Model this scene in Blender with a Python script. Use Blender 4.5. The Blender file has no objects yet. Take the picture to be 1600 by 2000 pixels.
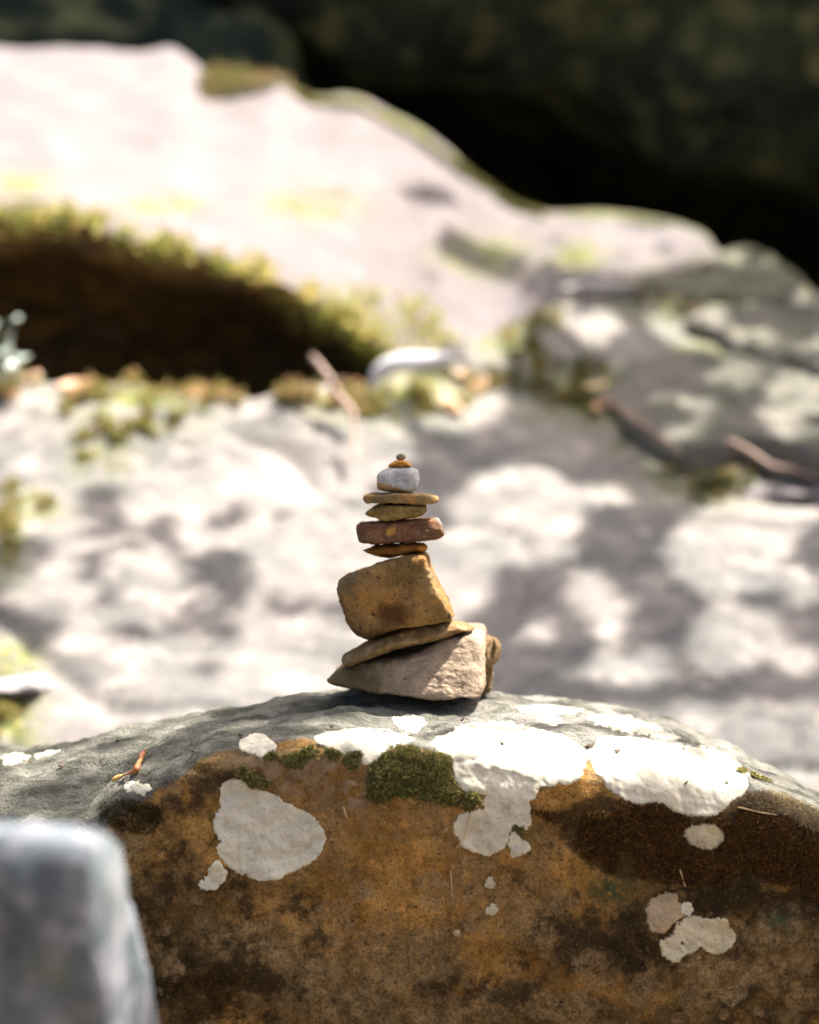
import bpy, bmesh, math, random
import numpy as np
from mathutils import Vector
from mathutils.bvhtree import BVHTree

S = bpy.context.scene
COL = S.collection
random.seed(7)
rng = np.random.default_rng(11)

# ------------------------------------------------------------------ camera
D_FOCUS = 2.2
LENS = 79.2
PITCH = math.radians(6.0)
CAM = np.array([0.0, -2.17, 0.408])
KPX = 36.0 / 2000.0 / LENS            # metres per photo pixel per metre of depth
FW = np.array([0.0, math.cos(PITCH), -math.sin(PITCH)])
UP = np.array([0.0, math.sin(PITCH), math.cos(PITCH)])
cd = bpy.data.cameras.new('camera')
cam = bpy.data.objects.new('camera', cd); COL.objects.link(cam)
cam.location = CAM
cam.rotation_euler = (math.radians(90) - PITCH, 0, 0)
cd.sensor_fit = 'VERTICAL'; cd.sensor_height = 36.0; cd.lens = LENS
cd.clip_start = 0.05; cd.clip_end = 500
cd.dof.use_dof = True; cd.dof.focus_distance = 2.095
cd.dof.aperture_fstop = 2.95; cd.dof.aperture_blades = 0
S.camera = cam

# ------------------------------------------------------------------ sky, sun, exposure
SUN = np.array([0.38, 0.27, 0.88]); SUN /= np.linalg.norm(SUN)     # towards the sun
w = bpy.data.worlds.new('World'); S.world = w; w.use_nodes = True
nt = w.node_tree; bg = nt.nodes['Background']
sky = nt.nodes.new('ShaderNodeTexSky'); sky.sky_type = 'NISHITA'; sky.sun_disc = False
sky.sun_elevation = math.asin(SUN[2]); sky.sun_rotation = math.atan2(SUN[0], SUN[1])
sky.air_density = 0.6; sky.dust_density = 8.0; sky.ozone_density = 0.3
nt.links.new(sky.outputs[0], bg.inputs[0]); bg.inputs[1].default_value = 0.098
sl = bpy.data.lights.new('sun', 'SUN'); sl.energy = 5.0; sl.angle = math.radians(0.53); sl.color = (1.0, 0.945, 0.885)
so = bpy.data.objects.new('sun', sl); COL.objects.link(so)
so.rotation_euler = Vector(-SUN).to_track_quat('-Z', 'Y').to_euler(); so.location = (4, 1, 9)
vs = S.view_settings
vs.view_transform = 'Standard'; vs.look = 'None'; vs.gamma = 1.0; vs.exposure = 2.35; vs.use_curve_mapping = False
S.cycles.use_denoising = True
S.cycles.max_bounces = 6

# ------------------------------------------------------------------ maths helpers
def P(px, py, y):
    """photo pixel + world y (distance away) -> world point"""
    px = np.asarray(px, float); py = np.asarray(py, float); y = np.asarray(y, float)
    dx = (px - 800) * KPX; dv = (1000 - py) * KPX
    dy = FW[1] + UP[1] * dv; dz = FW[2] + UP[2] * dv
    t = (y - CAM[1]) / dy
    return np.stack([CAM[0] + dx * t, y + 0 * t, CAM[2] + dz * t], -1)

def PIX(p):
    d = np.asarray(p, float) - CAM
    f = d @ FW
    return 800 + d[..., 0] / f / KPX, 1000 - (d @ UP) / f / KPX

def DIR(px, py):
    d = FW + UP * ((1000 - py) * KPX) + np.array([(px - 800) * KPX, 0, 0])
    return d / np.linalg.norm(d)

def hermite(x, xs, ys):
    xs = np.asarray(xs, float); ys = np.asarray(ys, float); x = np.asarray(x, float)
    d = np.diff(ys) / np.diff(xs)
    m = np.zeros_like(ys); m[1:-1] = np.where(d[1:] * d[:-1] > 0, 0.5 * (d[1:] + d[:-1]), 0.25 * (d[1:] + d[:-1]))
    m[0] = d[0]; m[-1] = d[-1]
    i = np.clip(np.searchsorted(xs, x) - 1, 0, len(xs) - 2)
    h = xs[i + 1] - xs[i]; t = (x - xs[i]) / h
    lo, hi = t < 0, t > 1
    tc = np.clip(t, 0, 1)
    v = ((2*tc**3 - 3*tc**2 + 1) * ys[i] + (tc**3 - 2*tc**2 + tc) * h * m[i]
         + (-2*tc**3 + 3*tc**2) * ys[i+1] + (tc**3 - tc**2) * h * m[i+1])
    return v

_PERM = np.random.default_rng(3).permutation(4096)
_G = np.random.default_rng(4).normal(size=(4096, 3)); _G /= np.linalg.norm(_G, axis=1)[:, None]
def perlin(p, seed=0):
    p = np.asarray(p, float) + np.array([17.3, 5.1, 9.7]) * (seed + 1)
    i = np.floor(p).astype(np.int64); f = p - i
    u = f * f * f * (f * (f * 6 - 15) + 10)
    r = 0
    for dx in (0, 1):
        for dy in (0, 1):
            for dz in (0, 1):
                h = _PERM[(_PERM[(_PERM[(i[..., 0] + dx) & 4095] + i[..., 1] + dy) & 4095] + i[..., 2] + dz) & 4095]
                g = _G[h]
                dd = g[..., 0] * (f[..., 0] - dx) + g[..., 1] * (f[..., 1] - dy) + g[..., 2] * (f[..., 2] - dz)
                wx = u[..., 0] if dx else 1 - u[..., 0]
                wy = u[..., 1] if dy else 1 - u[..., 1]
                wz = u[..., 2] if dz else 1 - u[..., 2]
                r = r + dd * wx * wy * wz
    return r * 1.5
def fbm(p, oct=4, seed=0, gain=0.5):
    a, r, s = 1.0, 0, 1.0
    for k in range(oct):
        r = r + a * perlin(np.asarray(p) * s, seed + k * 3); a *= gain; s *= 2.03
    return r

def poly_sdf(pts, poly):
    """signed distance (negative inside) of 2D points to a closed polygon"""
    poly = np.asarray(poly, float); a = poly; b = np.roll(poly, -1, 0)
    pts = np.asarray(pts, float)
    out = np.empty(len(pts))
    for s in range(0, len(pts), 20000):
        q = pts[s:s+20000][:, None, :]
        ab = (b - a)[None]; aq = q - a[None]
        t = np.clip((aq * ab).sum(-1) / np.maximum((ab * ab).sum(-1), 1e-9), 0, 1)
        d = np.sqrt((((aq - ab * t[..., None])) ** 2).sum(-1)).min(1)
        c1 = (a[None, :, 1] > q[..., 1]) != (b[None, :, 1] > q[..., 1])
        den = np.where(np.abs(b[:, 1] - a[:, 1]) < 1e-9, 1e-9, b[:, 1] - a[:, 1])
        xi = (b[:, 0] - a[:, 0])[None] * (q[..., 1] - a[None, :, 1]) / den[None] + a[None, :, 0]
        ins = ((c1 & (q[..., 0] < xi)).sum(1) % 2) == 1
        out[s:s+20000] = np.where(ins, -d, d)
    return out
def inside(pts, poly): return poly_sdf(pts, poly) < 0
def smooth(a, b, x):
    t = np.clip((x - a) / (b - a), 0, 1); return t * t * (3 - 2 * t)

# ------------------------------------------------------------------ object helpers
def tag(o, label=None, cat=None, group=None, kind=None):
    if label: o['label'] = label
    if cat: o['category'] = cat
    if group: o['group'] = group
    if kind: o['kind'] = kind
    return o

def mesh_obj(name, verts, faces, mat, parent=None, loc=None, shade=True, attrs=None):
    verts = np.asarray(verts, float)
    if loc is None: loc = np.zeros(3)
    loc = np.asarray(loc, float)
    me = bpy.data.meshes.new(name)
    me.from_pydata((verts - loc).tolist(), [], [list(map(int, f)) for f in faces] if not isinstance(faces, np.ndarray) else faces.tolist())
    if shade: me.shade_smooth()
    if attrs:
        for k, v in attrs.items():
            v = np.asarray(v, float)
            if v.ndim == 1:
                a = me.attributes.new(k, 'FLOAT', 'POINT'); a.data.foreach_set('value', v)
            else:
                a = me.attributes.new(k, 'FLOAT_COLOR', 'POINT')
                a.data.foreach_set('color', np.concatenate([v, np.ones((len(v), 1))], 1).ravel())
    me.materials.append(mat)
    me.update()
    o = bpy.data.objects.new(name, me); COL.objects.link(o)
    if parent is not None:
        o.parent = parent
        o.location = loc - np.array(parent.location)
    else:
        o.location = loc
    return o

def empty(name, loc):
    o = bpy.data.objects.new(name, None); COL.objects.link(o); o.location = loc; o.empty_display_size = 0.1
    return o

def grid_faces(nu, nv, wrap_v=False):
    i = np.arange(nu - 1)[:, None]; j = np.arange(nv if wrap_v else nv - 1)[None]
    a = i * nv + j; b = (i + 1) * nv + j; c = (i + 1) * nv + (j + 1) % nv; d = i * nv + (j + 1) % nv
    return np.stack([a, b, c, d], -1).reshape(-1, 4)

def grid_normals(g):
    du = np.gradient(g, axis=0); dv = np.gradient(g, axis=1)
    n = np.cross(du, dv); n /= np.maximum(np.linalg.norm(n, axis=-1, keepdims=True), 1e-12)
    return n

def bvh_of(o):
    me = o.data; off = np.array(o.location) + (np.array(o.parent.location) if o.parent else 0)
    n = len(me.vertices); co = np.empty(n * 3); me.vertices.foreach_get('co', co)
    co = co.reshape(-1, 3) + off
    return BVHTree.FromPolygons([Vector(c) for c in co], [tuple(p.vertices) for p in me.polygons])

# ------------------------------------------------------------------ material helpers
class NT:
    def __init__(s, name, rough=0.85, spec=0.3):
        s.m = bpy.data.materials.new(name); s.m.use_nodes = True
        s.t = s.m.node_tree; s.b = s.t.nodes['Principled BSDF']
        s.b.inputs['Roughness'].default_value = rough
        s.b.inputs['Specular IOR Level'].default_value = spec
        s.tc = s.t.nodes.new('ShaderNodeTexCoord')
    def n(s, ty, **k):
        x = s.t.nodes.new(ty)
        for a, v in k.items(): setattr(x, a, v)
        return x
    def l(s, a, b): s.t.links.new(a, b)
    def coord(s, scale=(1, 1, 1), loc=(0, 0, 0)):
        m = s.n('ShaderNodeMapping'); m.inputs['Scale'].default_value = scale; m.inputs['Location'].default_value = loc
        s.l(s.tc.outputs['Object'], m.inputs[0]); return m.outputs[0]
    def noise(s, scale, detail=4, rough=0.55, co=None, dist=0.0):
        x = s.n('ShaderNodeTexNoise'); x.inputs['Scale'].default_value = scale
        x.inputs['Detail'].default_value = detail; x.inputs['Roughness'].default_value = rough
        x.inputs['Distortion'].default_value = dist
        s.l(co if co is not None else s.tc.outputs['Object'], x.inputs['Vector']); return x.outputs['Fac']
    def vor(s, scale, co=None, rnd=1.0, out='Distance', feature='F1', smoothness=None):
        x = s.n('ShaderNodeTexVoronoi', feature=feature); x.inputs['Scale'].default_value = scale
        x.inputs['Randomness'].default_value = rnd
        s.l(co if co is not None else s.tc.outputs['Object'], x.inputs['Vector']); return x.outputs[out]
    def ramp(s, fac, a, b, lo=0.0, hi=1.0):
        x = s.n('ShaderNodeMapRange', interpolation_type='SMOOTHSTEP')
        x.inputs[1].default_value = a; x.inputs[2].default_value = b
        x.inputs[3].default_value = lo; x.inputs[4].default_value = hi
        s.l(fac, x.inputs[0]); return x.outputs[0]
    def math(s, op, a, b=None):
        x = s.n('ShaderNodeMath', operation=op)
        for i, v in enumerate((a, b)):
            if v is None: continue
            if isinstance(v, (int, float)): x.inputs[i].default_value = v
            else: s.l(v, x.inputs[i])
        return x.outputs[0]
    def mix(s, fac, a, b, mode='MIX'):
        x = s.n('ShaderNodeMix', data_type='RGBA', blend_type=mode)
        for sock, v in ((x.inputs[0], fac), (x.inputs[6], a), (x.inputs[7], b)):
            if isinstance(v, (int, float)): sock.default_value = v
            elif isinstance(v, tuple): sock.default_value = (*v, 1)
            else: s.l(v, sock)
        return x.outputs[2]
    def attr(s, name, col=False):
        x = s.n('ShaderNodeAttribute', attribute_name=name)
        return x.outputs['Color'] if col else x.outputs['Fac']
    def color(s, c):
        if isinstance(c, tuple): s.b.inputs['Base Color'].default_value = (*c, 1)
        else: s.l(c, s.b.inputs['Base Color'])
    def bump(s, h, strength=0.5, dist=0.002):
        x = s.n('ShaderNodeBump'); x.inputs['Strength'].default_value = strength; x.inputs['Distance'].default_value = dist
        s.l(h, x.inputs['Height']); s.l(x.outputs[0], s.b.inputs['Normal'])

def stone_mat(name, c1, c2, c3, sc=30, dark=(0.02, 0.016, 0.01), darkamt=0.5, bump=0.6, extra=None, seed=0.0):
    m = NT(name, 0.85, 0.07)
    co = m.coord(loc=(seed, seed * 1.7, seed * 0.6))
    a = m.ramp(m.noise(sc, 5, 0.6, co), 0.35, 0.65)
    c = m.mix(a, c1, c2)
    b = m.ramp(m.noise(sc * 1.7, 4, 0.6, m.coord(loc=(seed + 3, 1, 7))), 0.46, 0.70)
    c = m.mix(b, c, c3)
    f = m.noise(sc * 14, 3, 0.7, co)
    c = m.mix(m.ramp(f, 0.56, 0.72, 0, darkamt), c, dark)
    pits = m.ramp(m.noise(sc * 4.5, 3, 0.6, co), 0.62, 0.70, 0, darkamt)
    c = m.mix(pits, c, dark)
    c = m.mix(m.ramp(m.noise(sc * 22, 2, 0.6, co), 0.3, 0.7, 0.0, 0.35), c, m.mix(1.0, c, (1.5, 1.4, 1.25), 'MULTIPLY'))
    if extra: c = extra(m, c, co)
    c = m.mix(m.ramp(m.noise(520, 4, 0.75, co), 0.50, 0.66, 0, 0.5 * min(1.0, darkamt * 1.8)), c, m.mix(1.0, c, (0.32, 0.30, 0.28), 'MULTIPLY'))
    c = m.mix(m.ramp(m.noise(140, 5, 0.75, co), 0.50, 0.68, 0, 0.5), c, m.mix(1.0, c, (1.55, 1.5, 1.4), 'MULTIPLY'))
    m.color(c)
    h = m.math('ADD', m.math('MULTIPLY', m.noise(sc * 5, 6, 0.65, co), 1.0), m.math('MULTIPLY', f, 0.35))
    m.bump(h, bump, 0.004)
    return m.m

# ------------------------------------------------------------------ rocks built from profile sections
def column_rock(name, x0, x1, nx, nv, keys, mat, parent=None, loc=None, disp=((2.0, 0.05), (7.0, 0.012)), taper=0.10, attrs=None, seed=0, linear=False, shape=None, crack=None):
    """keys: list along the section; each key is dict(py=[(px,py)..]) + y=[(px,y)..]  or z/y, or dy/dz relative to the previous key.
       Sections stand at constant world x."""
    X = np.linspace(x0, x1, nx)
    sec = []
    for kk in keys:
        y = None
        pxs = 800 + X / KPX / 4.0
        for it in range(4):
            if 'y' in kk:
                yy = hermite(np.clip(pxs, kk['y'][0][0], kk['y'][-1][0]), *zip(*kk['y'])) if isinstance(kk['y'], list) else np.full(nx, kk['y'])
            else:
                d = kk['dy']; yy = sec[-1][0] + (hermite(np.clip(pxs, d[0][0], d[-1][0]), *zip(*d)) if isinstance(d, list) else d)
            if 'py' in kk:
                pp = hermite(np.clip(pxs, kk['py'][0][0], kk['py'][-1][0]), *zip(*kk['py']))
                zz = P(800, pp, yy)[:, 2]
            elif 'z' in kk:
                zz = hermite(np.clip(pxs, kk['z'][0][0], kk['z'][-1][0]), *zip(*kk['z'])) if isinstance(kk['z'], list) else np.full(nx, kk['z'])
            else:
                zz = sec[-1][1] + kk['dz']
            dep = (yy - CAM[1]) * FW[1] + (zz - CAM[2]) * FW[2]
            pxs = 800 + X / KPX / np.maximum(dep, 0.3)
        sec.append((yy, zz))
    Y = np.stack([s[0] for s in sec], 1); Z = np.stack([s[1] for s in sec], 1)      # nx, nk
    nk = Y.shape[1]
    seg = np.sqrt(np.diff(Y, axis=1) ** 2 + np.diff(Z, axis=1) ** 2).mean(0) + 1e-3
    wts = np.array([k.get('w', 1.0) for k in keys[1:]]) * seg
    tk = np.concatenate([[0], np.cumsum(seg)])
    cw = np.concatenate([[0], np.cumsum(wts)]); cw /= cw[-1]
    tv = np.interp(np.linspace(0, 1, nv), cw, tk)
    G = np.zeros((nx, nv, 3)); G[..., 0] = X[:, None]
    for i in range(nx):
        if linear:
            G[i, :, 1] = np.interp(tv, tk, Y[i]); G[i, :, 2] = np.interp(tv, tk, Z[i])
        else:
            G[i, :, 1] = hermite(tv, tk, Y[i]); G[i, :, 2] = hermite(tv, tk, Z[i])
    # round off the two ends
    u = np.linspace(0, 1, nx); e = np.minimum(u, 1 - u) / taper
    s = np.where(e < 1, np.sqrt(np.clip(1 - (1 - np.clip(e, 0, 1)) ** 2, 0.0004, 1)), 1.0)
    cy = G[..., 1].mean(1, keepdims=True); cz = np.full((nx, 1), G[..., 2].min())
    G[..., 1] = cy + (G[..., 1] - cy) * s[:, None]; G[..., 2] = cz + (G[..., 2] - cz) * s[:, None]
    if shape is not None: G = shape(G)
    n = grid_normals(G)
    h = 0
    for k, (fr, am) in enumerate(disp): h = h + fbm(G * fr, 3, seed + 11 * k) * am
    if crack:
        for fr, am, pw, st in crack:
            Q = G * np.array(st) * fr
            Q = Q + 0.35 * np.stack([perlin(Q * 1.7, 90 + k) for k in range(3)], -1)
            h = h - am * (1 - np.clip(np.abs(perlin(Q, seed + 70)), 0, 1)) ** pw
    G = G + n * h[..., None]
    V = G.reshape(-1, 3); F = grid_faces(nx, nv)
    at = attrs(V, n.reshape(-1, 3)) if attrs else None
    if loc is None: loc = np.array([V[:, 0].mean(), V[:, 1].mean(), V[:, 2].min()])
    return mesh_obj(name, V, F, mat, parent, loc, attrs=at)

# ------------------------------------------------------------------ pieces laid on a surface by ray
def hits(bvh, pix, lift=0.0):
    pts, nors, ok = [], [], []
    c = Vector(CAM)
    for (a, b) in pix:
        r = bvh.ray_cast(c, Vector(DIR(a, b)))
        if r[0] is None: ok.append(False); pts.append((0, 0, 0)); nors.append((0, 0, 1))
        else:
            ok.append(True); nn = r[1]
            if nn.dot(Vector(DIR(a, b))) > 0: nn = -nn
            pts.append(r[0]); nors.append(nn)
    return np.array(pts, float), np.array(nors, float), np.array(ok)

def crust(name, poly, bvh, mat, parent, step=2.5, thick=0.0006, rough=4.0, seed=0, holes=None):
    """a thin lichen crust lying on the boulder, outline poly in photo pixels"""
    poly = np.asarray(poly, float)
    lo = poly.min(0) - 8; hi = poly.max(0) + 8
    xs = np.arange(lo[0], hi[0], step); ys = np.arange(lo[1], hi[1], step)
    gx, gy = np.meshgrid(xs, ys, indexing='ij'); q = np.stack([gx.ravel(), gy.ravel()], 1)
    def sd(q):
        q3 = np.concatenate([q, np.full((len(q), 1), seed * 7.7)], 1)
        s = poly_sdf(q, poly) + rough * (fbm(q3 / 14, 3, seed) * 0.9) + 1.8 * perlin(q3 / 5.0, seed + 2)
        if holes:
            for hx, hy, hr in holes: s = np.maximum(s, hr - np.hypot(q[:, 0] - hx, q[:, 1] - hy) + 2.5 * perlin(q3 / 5, seed + 5))
        return s
    s = sd(q)
    nx, ny = len(xs), len(ys)
    F = grid_faces(nx, ny)
    s = s - 3.0
    keep = (s[F] < 0).any(1); F = F[keep]
    used = np.unique(F); re = -np.ones(len(q), int); re[used] = np.arange(len(used))
    q = q[used].copy(); s = s[used]; F = re[F]
    out = s > 0
    sd0 = sd
    sd = lambda qq: sd0(qq) - 3.0
    for _ in range(2):
        e = 0.8
        gxn = (sd(q + [e, 0]) - sd(q - [e, 0])) / (2 * e); gyn = (sd(q + [0, e]) - sd(q - [0, e])) / (2 * e)
        gl = np.maximum(gxn ** 2 + gyn ** 2, 0.3); ss = sd(q)
        mv = np.clip(ss / gl, -step * 1.2, step * 1.2) * out
        q = q - np.stack([gxn * mv, gyn * mv], 1)
    pts, nor, ok = hits(bvh, q)
    F = F[ok[F].all(1)]
    # cells that straddle a depth jump are dropped
    ed = np.max([np.linalg.norm(pts[F[:, a]] - pts[F[:, (a + 1) % 4]], axis=1) for a in range(4)], 0)
    F = F[ed < 0.05]
    q3 = np.concatenate([q, np.full((len(q), 1), seed * 3.1)], 1)
    depth = np.where(out, 0.0, -s)
    prof = smooth(0, 5, depth)
    h = thick * (prof * (1 + 0.35 * np.exp(-((depth - 7) / 5) ** 2)) + prof * 0.30 * fbm(q3 / 9, 4, seed + 9) + prof * 0.12 * perlin(q3 / 3.1, seed)) - 0.0004 * (1 - prof)
    V = pts + nor * h[:, None]
    rim = np.exp(-(depth / 5.0) ** 2)
    used = np.unique(F); re = -np.ones(len(V), int); re[used] = np.arange(len(used))
    line = np.exp(-(depth / 1.3) ** 2)
    return mesh_obj(name, V[used], re[F], mat, parent, loc=V[used].mean(0), attrs={'rim': rim[used], 'outline': line[used], 'depthpx': np.clip(depth, 0, 30)[used]})

def shoots(name, pts, nor, mat, parent, height=0.006, leaf=0.0025, nleaf=7, cols=((0.05, 0.07, 0.015), (0.13, 0.13, 0.03)), kind='stuff', spread=0.6, hmul=None, width=0.45, droop=0.35, upbias=0.4, brown=0.0, browncol=(0.16, 0.09, 0.03)):
    """many small moss shoots; each leaf is a bent diamond"""
    n = len(pts)
    V = []; F = []; C = []
    cols = np.array(cols)
    hm = np.ones(n) if hmul is None else hmul
    upv = np.array([0, 0, 1.0])
    ax = nor * (1 - upbias) + upv * upbias + rng.normal(size=(n, 3)) * spread * 0.5
    ax /= np.linalg.norm(ax, axis=1)[:, None]
    t1 = np.cross(ax, rng.normal(size=(n, 3))); t1 /= np.linalg.norm(t1, axis=1)[:, None]
    t2 = np.cross(ax, t1)
    hgt = height * hm * rng.uniform(0.6, 1.25, n)
    for k in range(nleaf):
        th = k * 2.4 + rng.uniform(0, 1.0, n)
        d = t1 * np.cos(th)[:, None] + t2 * np.sin(th)[:, None]
        f = (k + 0.6) / nleaf
        base = pts + ax * (hgt * f)[:, None]
        L = leaf * rng.uniform(0.7, 1.3, n) * (1.15 - 0.4 * f)
        dirv = d * (1 - 0.45 * f) + ax * (0.35 + 0.7 * f)
        dirv /= np.linalg.norm(dirv, axis=1)[:, None]
        side = np.cross(dirv, ax); side /= np.maximum(np.linalg.norm(side, axis=1)[:, None], 1e-6)
        mid = base + dirv * (L * 0.5)[:, None]; tip = base + dirv * L[:, None] - ax * (L * droop)[:, None]
        wv = side * (L * width * 0.5)[:, None]
        b = len(V) * n if False else sum(len(v) for v in V)
        V.append(np.stack([base, mid + wv, tip, mid - wv], 1).reshape(-1, 3))
        idx = b + np.arange(n)[:, None] * 4 + np.array([0, 1, 2, 3])[None]
        F.append(idx)
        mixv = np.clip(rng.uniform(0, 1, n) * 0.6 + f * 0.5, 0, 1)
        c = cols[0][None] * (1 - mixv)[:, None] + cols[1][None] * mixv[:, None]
        br = (rng.uniform(0, 1, n) < brown)[:, None]
        c = np.where(br, np.array(browncol)[None] * rng.uniform(0.6, 1.3, (n, 1)), c)
        C.append(np.repeat(c, 4, 0))
    V = np.concatenate(V); F = np.concatenate(F); C = np.concatenate(C)
    o = mesh_obj(name, V, F, mat, parent, loc=V.mean(0), shade=False, attrs={'tint': C})
    if kind: o['kind'] = kind
    return o

def scatter_px(poly, n):
    poly = np.asarray(poly, float); lo, hi = poly.min(0), poly.max(0)
    out = []
    while len(out) < n:
        q = rng.uniform(lo, hi, (n * 2, 2)); q = q[inside(q, poly)]
        out.extend(q.tolist())
    return np.array(out[:n])

def tube(path, radii, sides=8):
    path = np.asarray(path, float); radii = np.asarray(radii, float)
    n = len(path); tan = np.gradient(path, axis=0); tan /= np.linalg.norm(tan, axis=1)[:, None]
    ref = np.array([0.13, 0.21, 0.97]) if abs(tan[0][2]) < 0.9 else np.array([1.0, 0.1, 0.05])
    V = []
    for i in range(n):
        a = np.cross(tan[i], ref); a /= np.linalg.norm(a); b = np.cross(tan[i], a)
        th = np.linspace(0, 2 * np.pi, sides, endpoint=False)
        V.append(path[i] + radii[i] * (np.cos(th)[:, None] * a + np.sin(th)[:, None] * b))
    V = np.concatenate(V); F = [list(f) for f in grid_faces(n, sides, True)]
    F.append(list(range(sides))[::-1]); F.append(list(range((n - 1) * sides, n * sides)))
    return V, F

def join(parts):
    V, F, o = [], [], 0
    for v, f in parts:
        V.append(np.asarray(v)); F += [[int(i) + o for i in q] for q in f]; o += len(v)
    return np.concatenate(V), F

# ================================================================== MATERIALS
def boulder_material():
    m = NT('boulder_stone', 0.9, 0.04)
    ob = m.tc.outputs['Object']
    # front: ochre / olive / dark crust
    ochre = m.mix(m.ramp(m.noise(16, 6, 0.62), 0.35, 0.66), (0.225, 0.114, 0.027), (0.46, 0.25, 0.072))
    olive = m.mix(m.ramp(m.noise(22, 6, 0.65), 0.35, 0.65), (0.030, 0.021, 0.009), (0.155, 0.096, 0.036))
    big = m.math('ADD', m.noise(9, 5, 0.6, dist=0.4), m.math('MULTIPLY', m.attr('ochre'), 0.26))
    c = m.mix(m.ramp(big, 0.47, 0.66), olive, ochre)
    # rounded pale crust blotches
    warp = m.n('ShaderNodeVectorMath', operation='ADD')
    nz = m.n('ShaderNodeTexNoise'); nz.inputs['Scale'].default_value = 60; nz.inputs['Detail'].default_value = 3
    m.l(ob, nz.inputs['Vector'])
    sc = m.n('ShaderNodeVectorMath', operation='SCALE'); sc.inputs[3].default_value = 0.014
    m.l(nz.outputs['Color'], sc.inputs[0]); m.l(ob, warp.inputs[0]); m.l(sc.outputs[0], warp.inputs[1])
    for scale, rad, amt, colr in ((17, 0.42, 0.72, (0.27, 0.185, 0.092)), (30, 0.40, 0.72, (0.30, 0.21, 0.11)), (62, 0.36, 0.65, (0.25, 0.17, 0.082))):
        v = m.n('ShaderNodeTexVoronoi'); v.inputs['Scale'].default_value = scale; m.l(warp.outputs[0], v.inputs['Vector'])
        blob = m.ramp(v.outputs['Distance'], rad, rad - 0.06)
        sep = m.n('ShaderNodeSeparateColor'); m.l(v.outputs['Color'], sep.inputs[0])
        pres = m.ramp(m.math('ADD', sep.outputs[0], m.math('MULTIPLY', m.attr('pale'), 0.45)), 0.64, 0.70)
        f = m.math('MULTIPLY', m.math('MULTIPLY', blob, pres), amt)
        f = m.math('MULTIPLY', f, m.ramp(m.noise(120, 4, 0.7), 0.32, 0.6))
        c = m.mix(f, c, colr)
    tanc = m.mix(m.ramp(m.noise(85, 5, 0.7), 0.35, 0.65), (0.125, 0.080, 0.032), (0.32, 0.215, 0.102))
    c = m.mix(m.math('MULTIPLY', m.ramp(m.math('ADD', m.noise(11, 5, 0.65, m.coord(loc=(4, 4, 8))), m.math('MULTIPLY', m.attr('pale'), 0.16)), 0.48, 0.66), 0.75), c, tanc)
    # dark crust specks and stains
    st = m.math('ADD', m.noise(34, 6, 0.7, m.coord(loc=(3, 8, 1))), m.math('MULTIPLY', m.attr('dark'), 0.20))
    c = m.mix(m.ramp(st, 0.56, 0.71, 0, 0.8), c, (0.024, 0.016, 0.008))
    sp = m.noise(230, 4, 0.75)
    c = m.mix(m.ramp(sp, 0.53, 0.68, 0, 0.75), c, (0.020, 0.013, 0.006))
    c = m.mix(m.ramp(m.noise(640, 3, 0.7, m.coord(loc=(7, 1, 2))), 0.48, 0.62, 0, 0.55), c, (0.016, 0.011, 0.005))
    c = m.mix(m.ramp(m.noise(110, 6, 0.75, m.coord(loc=(9, 9, 2))), 0.52, 0.66, 0, 0.6), c, m.mix(1.0, c, (1.9, 1.75, 1.5), 'MULTIPLY'))
    c = m.mix(m.ramp(m.noise(310, 3, 0.7, m.coord(loc=(5, 2, 9))), 0.58, 0.72, 0, 0.6), c, (0.26, 0.18, 0.085))
    # bare sandy stone where the crust has flaked away, and green algae
    c = m.mix(m.math('MULTIPLY', m.attr('bare'), m.ramp(m.noise(45, 5, 0.65), 0.38, 0.55)), c,
              m.mix(m.ramp(m.noise(70, 4), 0.4, 0.7), (0.30, 0.22, 0.14), (0.17, 0.09, 0.035)))
    c = m.mix(m.math('MULTIPLY', m.attr('algae'), m.ramp(m.noise(150, 4, 0.7), 0.34, 0.55, 0.15, 1.0)), c, (0.05, 0.068, 0.030))
    # weathered grey cap of the boulder
    stretch = m.coord(scale=(0.75, 1.0, 1.3))
    gp = m.ramp(m.noise(26, 6, 0.68, stretch), 0.36, 0.62)
    g = m.mix(gp, (0.060, 0.062, 0.047), (0.175, 0.168, 0.138))
    g = m.mix(m.ramp(m.noise(60, 5, 0.7, m.coord(loc=(1, 4, 4))), 0.56, 0.68, 0, 0.6), g, (0.21, 0.20, 0.175))
    g = m.mix(m.ramp(m.noise(170, 4, 0.75, stretch), 0.54, 0.66, 0, 0.7), g, (0.045, 0.048, 0.034))
    g = m.mix(m.ramp(m.noise(520, 4, 0.75), 0.52, 0.66, 0, 0.6), g, (0.03, 0.03, 0.022))
    g = m.mix(m.math('MULTIPLY', m.attr('white'), m.ramp(m.noise(38, 5, 0.65), 0.40, 0.58, 0, 0.8)), g, (0.235, 0.222, 0.195))  # whitened where full sun falls, its glare put into the colour
    gm = m.math('ADD', m.attr('grey'), m.math('MULTIPLY', m.math('SUBTRACT', m.noise(30, 6, 0.7), 0.5), 0.9))
    c = m.mix(m.ramp(gm, 0.36, 0.62), c, g)
    m.color(c)
    h = m.math('ADD', m.math('MULTIPLY', m.noise(70, 8, 0.7), 1.0), m.math('MULTIPLY', m.noise(330, 3, 0.7), 0.4))
    m.bump(h, 1.0, 0.010)
    return m.m
M = {}
M['boulder'] = boulder_material()

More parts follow.
